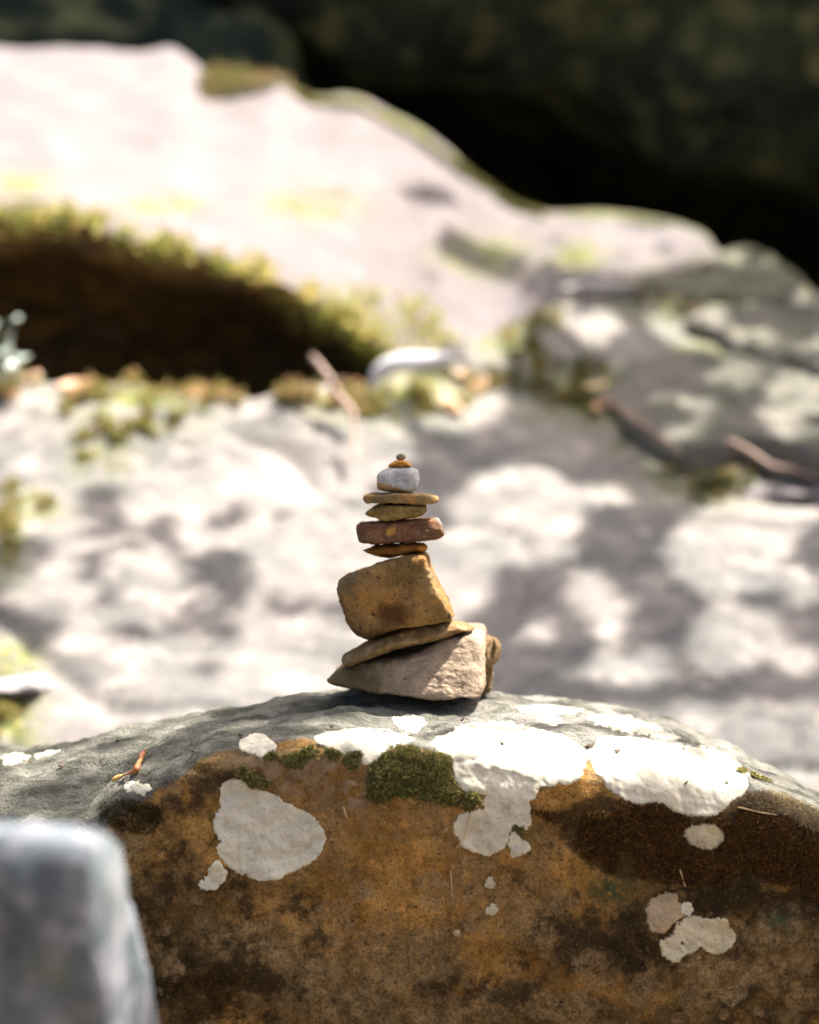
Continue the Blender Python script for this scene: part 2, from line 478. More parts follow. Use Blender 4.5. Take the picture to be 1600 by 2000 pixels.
def lichen_mat(name, body, edge, speck=0.25):
    m = NT(name, 0.95, 0.04)
    c = m.mix(m.ramp(m.noise(55, 5, 0.6), 0.35, 0.7), body, tuple(v * 0.80 for v in body))
    c = m.mix(m.ramp(m.noise(260, 4, 0.7), 0.50, 0.70, 0, 0.5), c, tuple(v * 0.55 for v in body))
    c = m.mix(m.ramp(m.noise(28, 5, 0.7, m.coord(loc=(6, 3, 1))), 0.45, 0.65, 0, 0.5), c, tuple(v * k for v, k in zip(body, (0.86, 0.86, 0.74))))
    c = m.mix(m.ramp(m.noise(120, 5, 0.75, m.coord(loc=(2, 2, 5))), 0.66, 0.74, 0, speck), c, (0.16, 0.12, 0.06))
    cr = m.n('ShaderNodeTexVoronoi', feature='DISTANCE_TO_EDGE'); cr.inputs['Scale'].default_value = 330; m.l(m.tc.outputs['Object'], cr.inputs['Vector'])
    c = m.mix(m.math('MULTIPLY', m.ramp(cr.outputs['Distance'], 0.10, 0.0), m.ramp(m.noise(40, 4, 0.6), 0.40, 0.60, 0.05, 0.65)), c, tuple(v * 0.42 for v in body))
    c = m.mix(m.math('MULTIPLY', m.attr('rim'), m.ramp(m.noise(210, 4, 0.75), 0.52, 0.64, 0, 0.5)), c, (0.16, 0.12, 0.06))
    c = m.mix(m.math('MULTIPLY', m.attr('rim'), m.ramp(m.noise(90, 3), 0.3, 0.7, 0.25, 0.9)), c, edge)
    c = m.mix(m.math('MULTIPLY', m.attr('outline'), 0.35), c, (0.12, 0.085, 0.04))
    al = m.math('ADD', m.math('MULTIPLY', m.attr('depthpx'), 0.11), m.math('ADD', m.math('MULTIPLY', m.noise(520, 3, 0.7), 1.8), m.math('MULTIPLY', m.noise(170, 4, 0.7, m.coord(loc=(8, 1, 3))), 2.2)))
    m.l(m.ramp(al, 2.16, 2.30), m.b.inputs['Alpha'])
    m.color(c)
    m.bump(m.math('ADD', m.noise(240, 5, 0.7), m.math('MULTIPLY', m.noise(60, 4), 0.5)), 0.4, 0.0012)
    return m.m
M['lichen'] = lichen_mat('lichen_white', (0.47, 0.44, 0.345), (0.56, 0.52, 0.37))
M['lichen_tan'] = lichen_mat('lichen_tan', (0.32, 0.245, 0.15), (0.30, 0.22, 0.12), 0.7)
M['lichen_cream'] = lichen_mat('lichen_cream', (0.42, 0.375, 0.26), (0.40, 0.34, 0.20), 0.5)

def moss_mat(name, trans=0.4):
    m = NT(name, 0.75, 0.06)
    m.color(m.attr('tint', True))
    tr = m.n('ShaderNodeBsdfTranslucent'); m.l(m.attr('tint', True), tr.inputs['Color'])
    mx = m.n('ShaderNodeMixShader'); mx.inputs[0].default_value = trans
    m.l(m.b.outputs[0], mx.inputs[1]); m.l(tr.outputs[0], mx.inputs[2])
    m.l(mx.outputs[0], m.t.nodes['Material Output'].inputs['Surface'])
    return m.m
M['moss'] = moss_mat('moss_leaf')

def pale_rock(name, a, b, c3, scale=3.0, moss=0.0, seed=0.0, dark=(0.05, 0.05, 0.04), darkamt=0.5):
    m = NT(name, 0.95, 0.05)
    co = m.coord(loc=(seed, seed * 2.1, seed * 0.3))
    c = m.mix(m.ramp(m.noise(scale, 6, 0.62, co), 0.36, 0.66), a, b)
    c = m.mix(m.ramp(m.noise(scale * 3.1, 6, 0.66, co), 0.48, 0.68), c, c3)
    c = m.mix(m.ramp(m.noise(scale * 9, 6, 0.7, co), 0.56, 0.70, 0, darkamt), c, dark)
    c = m.mix(m.ramp(m.noise(scale * 5.2, 6, 0.7, m.coord(loc=(seed + 5, 3, 1))), 0.52, 0.66, 0, 0.7), c, m.mix(1.0, c, (1.5, 1.46, 1.42), 'MULTIPLY'))
    c = m.mix(m.ramp(m.noise(scale * 14, 5, 0.75, m.coord(loc=(seed, 9, 4))), 0.54, 0.66, 0, 0.55 if darkamt > 0.2 else 0.1), c, dark)
    c = m.mix(m.math('MULTIPLY', m.attr('moss'), m.ramp(m.noise(scale * 6, 5, 0.7, co), 0.36, 0.56)), c,
              m.mix(m.ramp(m.noise(scale * 20, 3), 0.4, 0.65), (0.06, 0.075, 0.022), (0.17, 0.16, 0.05)))
    c = m.mix(m.math('MULTIPLY', m.attr('stain'), m.ramp(m.noise(scale * 4, 5, 0.7, co), 0.30, 0.60, 0.25, 1.0)), c, m.mix(m.ramp(m.noise(scale * 7, 5, 0.7, co), 0.42, 0.62), (0.14, 0.085, 0.03), (0.42, 0.25, 0.085)))
    m.color(c)
    m.bump(m.noise(scale * 8, 8, 0.7, co), 0.4, 0.02)
    return m.m
M['slab'] = pale_rock('slab_stone', (0.116, 0.101, 0.099), (0.127, 0.113, 0.112), (0.120, 0.106, 0.105), 2.0, seed=1.3, darkamt=0.10)
M['palestone'] = pale_rock('pale_stone', (0.24, 0.22, 0.21), (0.30, 0.275, 0.265), (0.27, 0.25, 0.24), 14.0, seed=3.3, darkamt=0.15)
M['slope'] = pale_rock('bedrock_stone', (0.100, 0.098, 0.092), (0.165, 0.150, 0.136), (0.215, 0.192, 0.172), 3.4, seed=4.4, dark=(0.06, 0.06, 0.055), darkamt=0.5)
M['rightrock'] = pale_rock('layered_stone', (0.098, 0.094, 0.084), (0.140, 0.127, 0.115), (0.062, 0.066, 0.054), 4.0, seed=7.9, darkamt=0.5)
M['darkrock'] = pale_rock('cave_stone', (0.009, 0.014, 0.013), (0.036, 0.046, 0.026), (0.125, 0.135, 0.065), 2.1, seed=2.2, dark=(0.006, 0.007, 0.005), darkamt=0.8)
M['foreground'] = pale_rock('grey_stone', (0.050, 0.062, 0.068), (0.120, 0.132, 0.146), (0.21, 0.20, 0.22), 15.0, seed=9.2, dark=(0.035, 0.048, 0.036), darkamt=0.8)

def ground_mat():
    m = NT('forest_floor', 0.95, 0.1)
    c = m.mix(m.ramp(m.noise(1.2, 8, 0.65), 0.35, 0.65), (0.16, 0.115, 0.07), (0.25, 0.19, 0.12))
    c = m.mix(m.ramp(m.noise(9, 6, 0.7), 0.5, 0.65), c, (0.08, 0.06, 0.03))
    c = m.mix(m.ramp(m.vor(14, out='Distance'), 0.25, 0.05, 0, 0.6), c, (0.30, 0.18, 0.08))
    m.color(c); m.bump(m.noise(20, 6, 0.7), 0.8, 0.05)
    return m.m
M['ground'] = ground_mat()
def plain(name, a, b, sc=20, rough=0.7, bump=0.3):
    m = NT(name, rough, 0.25)
    m.color(m.mix(m.ramp(m.noise(sc, 4, 0.6), 0.35, 0.65), a, b)); m.bump(m.noise(sc * 3, 4), bump, 0.002)
    return m.m
M['bark'] = plain('bark', (0.09, 0.065, 0.045), (0.17, 0.13, 0.09), 12, 0.9, 0.8)
M['leaf'] = plain('canopy_leaf', (0.05, 0.09, 0.02), (0.08, 0.13, 0.03), 6, 0.5)
M['dead_leaf'] = plain('dead_leaf', (0.26, 0.13, 0.06), (0.36, 0.22, 0.13), 30, 0.6)
M['pale_leaf'] = plain('pale_dry_leaf', (0.40, 0.40, 0.40), (0.48, 0.46, 0.45), 25, 0.4)
M['twig'] = plain('dry_twig', (0.22, 0.15, 0.11), (0.34, 0.25, 0.20), 40, 0.8)
M['crumb'] = plain('bark_crumb', (0.05, 0.028, 0.012), (0.12, 0.06, 0.025), 200, 0.8)
M['straw'] = plain('straw', (0.42, 0.30, 0.14), (0.50, 0.38, 0.20), 40, 0.6)
M['herb'] = plain('herb_leaf', (0.20, 0.24, 0.19), (0.32, 0.36, 0.31), 30, 0.3)
def curl_mat():
    m = NT('curled_bract', 0.5, 0.3)
    sp = m.n('ShaderNodeSeparateXYZ'); m.l(m.tc.outputs['Object'], sp.inputs[0])
    z = m.math('ADD', sp.outputs[2], m.math('MULTIPLY', m.noise(150, 3), 0.012))
    c = m.mix(m.ramp(z, 0.008, 0.018), (0.50, 0.30, 0.09), (0.24, 0.085, 0.022))
    c = m.mix(m.ramp(z, 0.030, 0.045), c, (0.06, 0.022, 0.010))
    m.color(c); m.bump(m.noise(300, 3), 0.5, 0.002)
    return m.m
M['curl'] = curl_mat()

# ================================================================== GROUND
gx = np.concatenate([np.linspace(-150, -8, 12), np.linspace(-7, 7, 60), np.linspace(8, 150, 12)])
gy = np.concatenate([np.linspace(-150, -8, 12), np.linspace(-7, 9, 70), np.linspace(10, 150, 12)])
A, B = np.meshgrid(gx, gy, indexing='ij')
q = np.stack([A, B, 0 * A], -1)
Zg = -0.68 + fbm(q * 0.35, 4, 2) * 0.10 + fbm(q * 2.0, 3, 5) * 0.015
ground = mesh_obj('ground', np.stack([A, B, Zg], -1).reshape(-1, 3), grid_faces(len(gx), len(gy)), M['ground'], loc=(0, 0, 0))
tag(ground, 'brown forest floor around the boulders', 'ground', kind='structure')

# ================================================================== THE BOULDER UNDER THE STACK
boulder = empty('mossy_boulder', (0, 0, -0.70))
tag(boulder, 'rounded brown boulder with white lichen crusts and moss, carrying the stone stack', 'boulder')
SIL = [(-900, 1900), (-500, 1600), (-250, 1500), (0, 1449), (100, 1439), (175, 1425), (250, 1412), (350, 1399), (425, 1389), (520, 1375), (600, 1362), (700, 1352), (800, 1350), (950, 1354), (1025, 1357), (1100, 1362), (1175, 1371), (1250, 1387), (1300, 1402), (1342, 1419), (1400, 1446), (1500, 1492), (1600, 1545), (1800, 1680), (2100, 1900), (2400, 2150)]
RID = [(-900, 2020), (-500, 1770), (-250, 1690), (0, 1606), (100, 1580), (200, 1543), (300, 1497), (400, 1453), (500, 1430), (600, 1424), (750, 1432), (900, 1440), (1100, 1456), (1300, 1484), (1450, 1524), (1600, 1582), (1800, 1720), (2100, 1950), (2400, 2220)]
def mixcurve(a, b, f):
    xs = sorted(set([p[0] for p in a]) | set([p[0] for p in b]))
    ya = np.interp(xs, *zip(*a)); yb = np.interp(xs, *zip(*b))
    return [(x, float(u * (1 - f) + v * f)) for x, u, v in zip(xs, ya, yb)]
FR2 = [(x, y + 38) for x, y in RID]
FR1 = [(x, y + 170) for x, y in RID]
keys = [
    dict(z=-0.75, y=[(-900, -0.148), (0, -0.163), (800, -0.148), (1600, -0.118), (2400, -0.074)], w=0.4),
    dict(z=-0.42, y=[(-900, -0.192), (0, -0.215), (800, -0.215), (1600, -0.185), (2400, -0.111)], w=0.5),
    dict(py=[(x, y + 340) for x, y in RID], y=[(-900, -0.19), (0, -0.214), (800, -0.220), (1600, -0.205), (2400, -0.15)], w=1.2),
    dict(py=FR1, y=[(-900, -0.188), (0, -0.214), (400, -0.218), (800, -0.222), (1600, -0.208), (2400, -0.15)], w=1.8),
    dict(py=FR2, y=[(-900, -0.178), (0, -0.200), (400, -0.206), (800, -0.210), (1600, -0.200), (2400, -0.15)], w=1.8),
    dict(py=RID, y=[(-900, -0.111), (0, -0.148), (400, -0.148), (800, -0.148), (1600, -0.152), (2400, -0.111)], w=1.8),
    dict(py=mixcurve(RID, SIL, 0.60), y=[(-900, -0.037), (0, -0.044), (400, -0.044), (800, -0.037), (1600, -0.044), (2400, -0.022)], w=1.8),
    dict(py=SIL, y=[(-900, 0.12), (0, 0.15), (400, 0.15), (800, 0.14), (1600, 0.12), (2400, 0.1)], w=1.6),
    dict(py=[(x, y + 22) for x, y in SIL], y=[(-900, 0.22), (800, 0.26), (2400, 0.2)], w=0.6),
    dict(z=[(-900, -0.444), (0, -0.222), (800, -0.178), (1600, -0.259), (2400, -0.518)], y=0.42, w=0.4),
    dict(z=-0.78, y=0.48, w=0.3),
]
Z3 = lambda pts: [(800 + a / 2, 1330 + b / 2) for a, b in pts]
Z2 = lambda pts: [(a / 2, 1330 + b / 2) for a, b in pts]
Z8 = lambda pts: [(400 + a / 2.2857, 1350 + b / 2.2857) for a, b in pts]
BAND = Z3([(470, 510), (600, 515), (700, 475), (800, 465), (880, 485), (980, 485), (1060, 530), (1150, 540), (1250, 520), (1400, 520), (1520, 540), (1640, 600), (1640, 900), (1500, 800), (1300, 760), (1200, 800), (1100, 790), (950, 770), (830, 760), (720, 720), (640, 640), (600, 560)])
def blob(q, items):
    r = np.zeros(len(q))
    for cx, cy, rx, ry in items: r = np.maximum(r, np.exp(-(((q[:, 0] - cx) / rx) ** 2 + ((q[:, 1] - cy) / ry) ** 2)))
    return r
def boulder_attrs(V, n):
    px, py = PIX(V); q = np.stack([px, py], 1)
    rid = np.interp(px, *zip(*RID))
    d = (py - rid)                                   # below the shoulder line
    front = (V[:, 1] < 0.1)
    wl = smooth(420, 150, px)
    grey = 1 - smooth(0, 1, (d + 5 - 25 * wl) / (60 + 25 * wl))
    # the left shoulder stays grey further down; the middle is stained up to the moss
    grey = np.clip(grey + 0.35 * blob(q, [(330, 1540, 120, 50), (150, 1590, 140, 30)]) - 0.6 * blob(q, [(620, 1500, 130, 50)]), 0, 1)
    grey = np.where(front, grey, 1.0)
    q3 = np.concatenate([q, np.zeros((len(q), 1))], 1)
    ochre = blob(q, [(800, 1640, 240, 110), (1120, 1545, 90, 45), (950, 1720, 170, 120), (620, 1480, 80, 50), (700, 1800, 180, 80)])
    dark = blob(q, [(380, 1560, 120, 60), (420, 1700, 120, 70), (450, 1930, 180, 90), (1250, 1840, 220, 80), (600, 1790, 70, 90), (950, 1930, 130, 60), (1500, 1720, 260, 100)])
    bd = poly_sdf(q, BAND); dark = np.maximum(dark, 2.2 * smooth(25, -25, bd))
    pale = blob(q, [(760, 1930, 170, 110), (480, 1850, 170, 60), (1050, 1780, 120, 90), (1400, 1890, 130, 60), (1000, 1990, 300, 60)])
    bare = blob(q, [(690, 1545, 55, 40), (560, 1520, 60, 35), (600, 1490, 110, 22)]) * 1.2
    algae = blob(q, [(1195, 1738, 48, 34), (1525, 1800, 30, 14), (700, 1400, 40, 6), (1010, 1620, 40, 25)])
    z = ~front
    for a in (ochre, dark, pale, bare, algae): a[z] *= 0
    white = blob(q, [(1150, 1400, 330, 70), (1400, 1480, 120, 60)])  # right of the cap paler: strong sunlight painted into the tone
    return dict(white=white, grey=grey, ochre=ochre, dark=dark, pale=pale, bare=np.clip(bare, 0, 1), algae=algae)
rock = column_rock('rock', -0.85, 0.90, 420, 330, keys, M['boulder'], boulder, loc=(0, 0, -0.70), disp=((5, 0.010), (16, 0.0048), (60, 0.0020), (150, 0.0008)), taper=0.10, attrs=boulder_attrs, seed=3, crack=((5.0, 0.004, 26, (1, 1, 1.6)), (14, 0.002, 18, (1, 1, 1))))
BV = bvh_of(rock)

LICH = [
 ('lichen_patch', Z8([(70,430),(85,405),(120,393),(165,398),(190,420),(240,440),(290,455),(335,475),(350,495),(400,515),(450,540),(500,575),(530,620),(540,660),(530,700),(505,740),(460,775),(400,805),(350,825),(340,840),(270,847),(220,838),(190,822),(150,815),(110,790),(80,755),(60,725),(55,690),(75,670),(60,655),(45,620),(38,580),(50,545),(65,530),(75,515),(68,490)]), 'lichen', 2.0, None),
 ('lichen_patch', Z2([(855,705),(880,730),(888,755),(870,790),(840,815),(810,820),(785,812),(775,795),(785,780),(800,780),(800,762),(815,755),(810,735),(825,725),(835,708)]), 'lichen', 2.0, None),
 ('lichen_patch', Z3([(85,245),(110,215),(170,205),(180,180),(250,165),(380,160),(480,185),(580,205),(610,215),(650,240),(690,275),(692,300),(688,330),(675,365),(650,395),(610,405),(590,390),(570,405),(540,415),(510,420),(490,450),(465,475),(470,490),(475,560),(455,580),(420,560),(400,570),(390,600),(380,640),(360,660),(310,685),(250,670),(200,640),(180,600),(172,560),(200,515),(240,510),(285,500),(290,450),(260,440),(230,440),(200,420),(175,380),(165,330),(160,290),(120,275)]), 'lichen', 3.5, [(980, 1453, 4)]),
 ('lichen_patch', Z3([(388,588),(410,585),(430,615),(460,630),(475,655),(460,670),(420,685),(400,690),(395,660),(385,640)]), 'lichen', 2.0, None),
 ('lichen_patch', Z3([(710,300),(715,330),(730,360),(755,380),(765,410),(790,430),(830,455),(870,475),(910,485),(960,470),(1000,480),(1030,505),(1080,525),(1130,530),(1190,525),(1240,495),(1260,470),(1300,450),(1325,410),(1310,360),(1250,310),(1190,270),(1100,255),(1000,240),(900,225),(800,215),(740,225),(720,260),(705,270)]), 'lichen', 3.0, [(1335, 1462, 3), (1205, 1468, 5)]),
 ('lichen_patch', Z3([(1065,590),(1085,575),(1120,560),(1160,553),(1200,562),(1225,590),(1228,625),(1205,650),(1175,660),(1130,655),(1095,640),(1075,615)]), 'lichen_cream', 3.0, None),
 ('lichen_patch', Z3([(925,900),(945,850),(990,828),(1040,830),(1060,870),(1070,920),(1030,950),(1000,985),(950,980),(930,945)]), 'lichen_tan', 3.5, None),
 ('lichen_patch', Z3([(970,1030),(990,1000),(1030,990),(1040,950),(1080,925),(1130,918),(1160,930),(1210,925),(1240,935),(1255,960),(1275,990),(1275,1020),(1250,1045),(1200,1070),(1160,1060),(1140,1030),(1110,1060),(1070,1075),(1055,1100),(1025,1100),(990,1080),(985,1055)]), 'lichen_cream', 3.5, None),
 ('lichen_patch', Z3([(1055,890),(1075,865),(1100,870),(1110,895),(1095,918),(1065,915)]), 'lichen', 2.0, None),
 ('lichen_patch', Z3([(295,795),(310,765),(330,770),(335,795),(318,818),(300,810)]), 'lichen_cream', 2.0, None),
 ('lichen_patch', Z3([(300,895),(320,870),(345,880),(345,905),(318,918),(300,912)]), 'lichen_cream', 2.0, None),
 ('lichen_patch', Z3([(172,980),(182,966),(196,972),(198,990),(186,1000),(174,994)]), 'lichen_tan', 1.0, None),
 ('lichen_patch', Z8([(155,225),(200,190),(260,190),(300,220),(320,250),(290,285),(250,293),(205,280),(160,265)]), 'lichen', 3.0, None),
 ('lichen_patch', Z8([(490,205),(540,185),(620,170),(720,165),(830,175),(900,195),(940,215),(900,235),(860,240),(840,265),(790,285),(770,315),(720,330),(690,300),(700,265),(640,285),(590,275),(540,250),(495,235)]), 'lichen', 3.0, None),
 ('lichen_patch', Z8([(840,120),(900,105),(980,120),(985,145),(950,185),(900,180),(850,150)]), 'lichen', 3.0, None),
 ('lichen_patch', Z3([(500,140),(560,138),(600,150),(580,175),(530,172),(505,160)]), 'lichen', 3.0, None),
 ('lichen_patch', Z3([(420,100),(560,96),(680,112),(640,130),(520,128),(440,120)]), 'lichen', 3.0, None),
 ('lichen_patch', Z3([(720,130),(860,140),(960,175),(1060,225),(1000,228),(880,205),(760,180),(690,150)]), 'lichen', 4.0, None),
 ('lichen_patch', Z3([(1120,250),(1190,262),(1290,330),(1330,372),(1290,350),(1210,290)]), 'lichen', 3.0, None),
 ('lichen_patch', Z2([(130,285),(180,275),(235,268),(210,290),(140,302)]), 'lichen', 3.0, None),
 ('lichen_patch', Z2([(0,300),(60,280),(120,290),(80,320),(10,325)]), 'lichen', 4.0, None),
 ('lichen_patch', Z2([(480,400),(540,390),(600,420),(560,445),(490,430)]), 'lichen', 5.0, None),
]
for i, (nm, pg, mt, ro, ho) in enumerate(LICH):
    crust(nm, pg, BV, M[mt], boulder, step=2.4 if len(pg) > 12 else 2.0, rough=ro, seed=i, holes=ho)

# live moss cushions
MOSS = [
 (Z8([(710,460),(720,400),(740,330),(830,265),(900,245),(980,265),(1060,290),(1100,300),(1105,350),(1110,400),(1140,440),(1240,470),(1245,500),(1190,530),(1100,510),(1000,490),(900,470),(830,490),(760,500)]), 2500, 0.0066),
 (Z8([(345,300),(400,275),(470,255),(505,270),(500,300),(440,330),(370,350)]), 500, 0.0045),
 (Z8([(535,265),(570,250),(600,280),(590,305),(545,300)]), 200, 0.0045),
 (Z8([(610,290),(660,270),(700,262),(700,290),(680,310),(690,340),(650,345),(620,315)]), 300, 0.0035),
 (Z8([(140,350),(165,325),(200,370),(250,385),(290,410),(280,445),(230,430),(180,400),(140,375)]), 420, 0.0045),
 (Z8([(265,285),(300,280),(325,290),(300,300),(270,298)]), 60, 0.003),
 (Z3([(1255,330),(1300,345),(1400,385),(1420,400),(1340,380),(1270,350)]), 200, 0.003),
]
for pg, n, h in MOSS:
    q = scatter_px(pg, n); d = -poly_sdf(q, pg); q3 = np.concatenate([q, np.zeros((len(q), 1))], 1)
    q = q[d + 16 * fbm(q3 / 16, 3, 9) > 3]
    pts, nor, ok = hits(BV, q); q = q[ok]
    d = -poly_sdf(q, pg); q3 = np.concatenate([q, np.zeros((len(q), 1))], 1)
    hm = np.clip(0.35 + 0.9 * smooth(0, 30, d) + 1.1 * perlin(q3 / 9, 8) + 0.5 * perlin(q3 / 24, 12), 0.15, 2.6)
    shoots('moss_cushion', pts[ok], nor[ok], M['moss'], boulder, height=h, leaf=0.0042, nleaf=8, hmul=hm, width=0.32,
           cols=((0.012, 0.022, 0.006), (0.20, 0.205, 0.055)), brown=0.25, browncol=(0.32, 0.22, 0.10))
pg = Z3([(1250,480),(1320,440),(1400,430),(1480,450),(1560,490),(1640,520),(1640,600),(1540,580),(1480,530),(1400,520),(1300,490)])
q = scatter_px(pg, 1600); pts, nor, ok = hits(BV, q)
shoots('moss_cushion', pts[ok], nor[ok], M['moss'], boulder, height=0.003, leaf=0.0022, nleaf=5, cols=((0.10, 0.075, 0.04), (0.24, 0.19, 0.11)), brown=0.3, browncol=(0.30, 0.22, 0.12))
# dry dark moss below the right-hand lichens
q = scatter_px(BAND, 9000)
keep = np.ones(len(q), bool)
for i in (5, 6, 7, 8): keep &= poly_sdf(q, LICH[i][1]) > 2
q = q[keep]; pts, nor, ok = hits(BV, q)
q3 = np.concatenate([q, np.zeros((len(q), 1))], 1)
hm = 0.5 + 0.9 * smooth(0, 40, -poly_sdf(q, BAND)) * (0.8 + 0.7 * fbm(q3 / 22, 3, 4))
sel = ok & (fbm(q3 / 30, 3, 14) + 0.5 * smooth(0, 40, -poly_sdf(q, BAND)) > 0.02)
shoots('dry_moss_mat', pts[sel], nor[sel], M['moss'], boulder, height=0.0035, leaf=0.0046, nleaf=4, hmul=hm[sel], width=0.2,
       cols=((0.018, 0.011, 0.005), (0.095, 0.050, 0.016)), brown=0.14, browncol=(0.20, 0.09, 0.024), upbias=0.1, spread=1.3, droop=0.6)
q = scatter_px(Z2([(380,490),(480,460),(600,480),(640,520),(600,600),(480,590),(400,540)]), 900); pts, nor, ok = hits(BV, q)
shoots('dry_moss_mat', pts[ok], nor[ok], M['moss'], boulder, height=0.002, leaf=0.0022, nleaf=4, width=0.3, cols=((0.018, 0.014, 0.006), (0.06, 0.042, 0.016)), upbias=0.1, spread=1.3, brown=0.15)
q = scatter_px([(330, 1900), (470, 1900), (480, 1990), (330, 2000)], 1100); pts, nor, ok = hits(BV, q)
shoots('dry_moss_mat', pts[ok], nor[ok], M['moss'], boulder, height=0.002, leaf=0.0024, nleaf=4, width=0.25, cols=((0.022, 0.018, 0.007), (0.10, 0.05, 0.015)), upbias=0.1, spread=1.3, brown=0.2, browncol=(0.16, 0.08, 0.02))

# ================================================================== THE STACKED STONES
def stone(name, label, upper, lower, yf, yb, mat, zoom=(560, 860, 3.2), e=0.42, lean=0.0, xshear=0.0, twist=0.0, amp=0.0010, fr=60, seed=0, N=280, R=84, ridge=None, soft=2.2, fall=0.85):
    ox, oy, s = zoom
    up = [(ox + a / s, oy + b / s) for a, b in upper]; low = [(ox + a / s, oy + b / s) for a, b in lower]
    yc = (yf + yb) / 2
    U = P(*zip(*up), yf * 0.65 + yc * 0.35)[:, [0, 2]]; L = P(*zip(*low), yf * 0.65 + yc * 0.35)[:, [0, 2]]
    poly = np.concatenate([U, L[::-1]])
    keepi = [0]
    for i in range(1, len(poly)):
        if np.linalg.norm(poly[i] - poly[keepi[-1]]) > 1e-5: keepi.append(i)
    poly = poly[keepi]
    cl = np.concatenate([poly, poly[:1]]); dl = np.concatenate([[0], np.cumsum(np.linalg.norm(np.diff(cl, axis=0), axis=1))])
    tt = np.linspace(0, dl[-1], N, endpoint=False)
    o2 = np.stack([np.interp(tt, dl, cl[:, 0]), np.interp(tt, dl, cl[:, 1])], 1)
    kern = np.exp(-0.5 * (np.arange(-8, 9) / soft) ** 2); kern /= kern.sum()
    o2 = np.stack([np.convolve(np.concatenate([o2[-8:, k], o2[:, k], o2[:8, k]]), kern, 'valid') for k in (0, 1)], 1)
    us = np.argsort(U[:, 0]); ls = np.argsort(L[:, 0])
    midf = lambda x: 0.5 * (np.interp(x, U[us, 0], U[us, 1]) + np.interp(x, L[ls, 0], L[ls, 1]))
    xc = 0.5 * (o2[:, 0].min() + o2[:, 0].max()); zmin, zmax = o2[:, 1].min(), o2[:, 1].max()
    sf = np.linspace(0.012, 0.93, R // 3); cf = (1 - sf ** (2 / e)) ** (e / 2)
    a0 = math.asin(0.93 ** (1 / e)); tm = np.linspace(a0, math.pi - a0, R - 2 * (R // 3) + 2)[1:-1]
    prof = [(a_, b_) for a_, b_ in zip(sf, cf)] + [(abs(math.sin(t)) ** e, math.copysign(abs(math.cos(t)) ** e, math.cos(t))) for t in tm] + [(a_, -b_) for a_, b_ in zip(sf[::-1], cf[::-1])]
    R = len(prof)
    G = np.zeros((R, N, 3))
    for r, (sc, c) in enumerate(prof):
        yy = yc - (yc - yf) * c
        x = xc + (o2[:, 0] - xc) * sc
        z = midf(x) + (o2[:, 1] - midf(o2[:, 0])) * sc
        y = np.full(N, yy)
        G[r, :, 0] = x; G[r, :, 1] = y; G[r, :, 2] = z
    zshear = fall * np.mean([(b - 1000) * KPX + math.tan(PITCH) for _, b in up])
    G[..., 1] += lean * (G[..., 2] - zmin) + twist * (G[..., 0] - xc)
    G[..., 0] += xshear * (G[..., 1] - yf)
    G[..., 2] -= zshear * (G[..., 1] - (yf * 0.65 + yc * 0.35))
    if ridge is not None: G = ridge(G)
    du = np.gradient(G, axis=0); dv = np.roll(G, -1, 1) - np.roll(G, 1, 1)
    n = np.cross(dv, du); n /= np.maximum(np.linalg.norm(n, axis=-1, keepdims=True), 1e-12)
    cen = G.reshape(-1, 3).mean(0)
    if ((G - cen) * n).sum() < 0: n = -n
    h = fbm(G * fr, 4, seed) * amp + np.abs(fbm(G * fr * 0.35, 2, seed + 5)) * -amp * 1.2 + perlin(G * fr * 6, seed + 2) * amp * 0.15
    h = h + fbm(G * np.array([25, 25, 260]), 3, seed + 8) * amp * 0.14 - amp * 0.35 * (1 - np.clip(np.abs(perlin(G * fr * 0.8, seed + 60)), 0, 1)) ** 14
    G = G + n * h[..., None]
    V = G.reshape(-1, 3)
    F = [list(f[::-1]) for f in grid_faces(R, N, True)]
    F.append(list(range(N))); F.append(list(range((R - 1) * N, R * N))[::-1])
    loc = np.array([V[:, 0].mean(), V[:, 1].mean(), V[:, 2].min()])
    o = mesh_obj(name, V, F, mat, loc=loc)
    tag(o, label, 'stone', 'stones balanced in the stack')
    return o

def patch_extra(col, cx, cy, cz, r, soft=0.4, sc=60):
    """a stain, or light and shade put into colour, on the stone, in its own coordinates"""
    def f(m, c, co):
        d = m.n('ShaderNodeVectorMath', operation='DISTANCE'); d.inputs[1].default_value = (cx, cy, cz)
        m.l(m.tc.outputs['Object'], d.inputs[0])
        v = m.math('ADD', d.outputs['Value'], m.math('MULTIPLY', m.math('SUBTRACT', m.noise(sc, 4, 0.6), 0.5), r * 1.6))
        return m.mix(m.ramp(v, r, r * (1 - soft)), c, col)
    return f
def two(*fs):
    def f(m, c, co):
        for g in fs: c = g(m, c, co)
        return c
    return f
def band_z(col, z, side=1, sc=40, amt=0.012, wx=0.0):
    def f(m, c, co):
        sp = m.n('ShaderNodeSeparateXYZ'); m.l(m.tc.outputs['Object'], sp.inputs[0])
        v = m.math('ADD', sp.outputs[2], m.math('MULTIPLY', m.math('SUBTRACT', m.noise(sc, 4, 0.6), 0.5), amt))
        v = m.math('ADD', v, m.math('MULTIPLY', sp.outputs[0], wx))
        return m.mix(m.ramp(v, z - side * 0.0012, z + side * 0.0012), c, col)
    return f

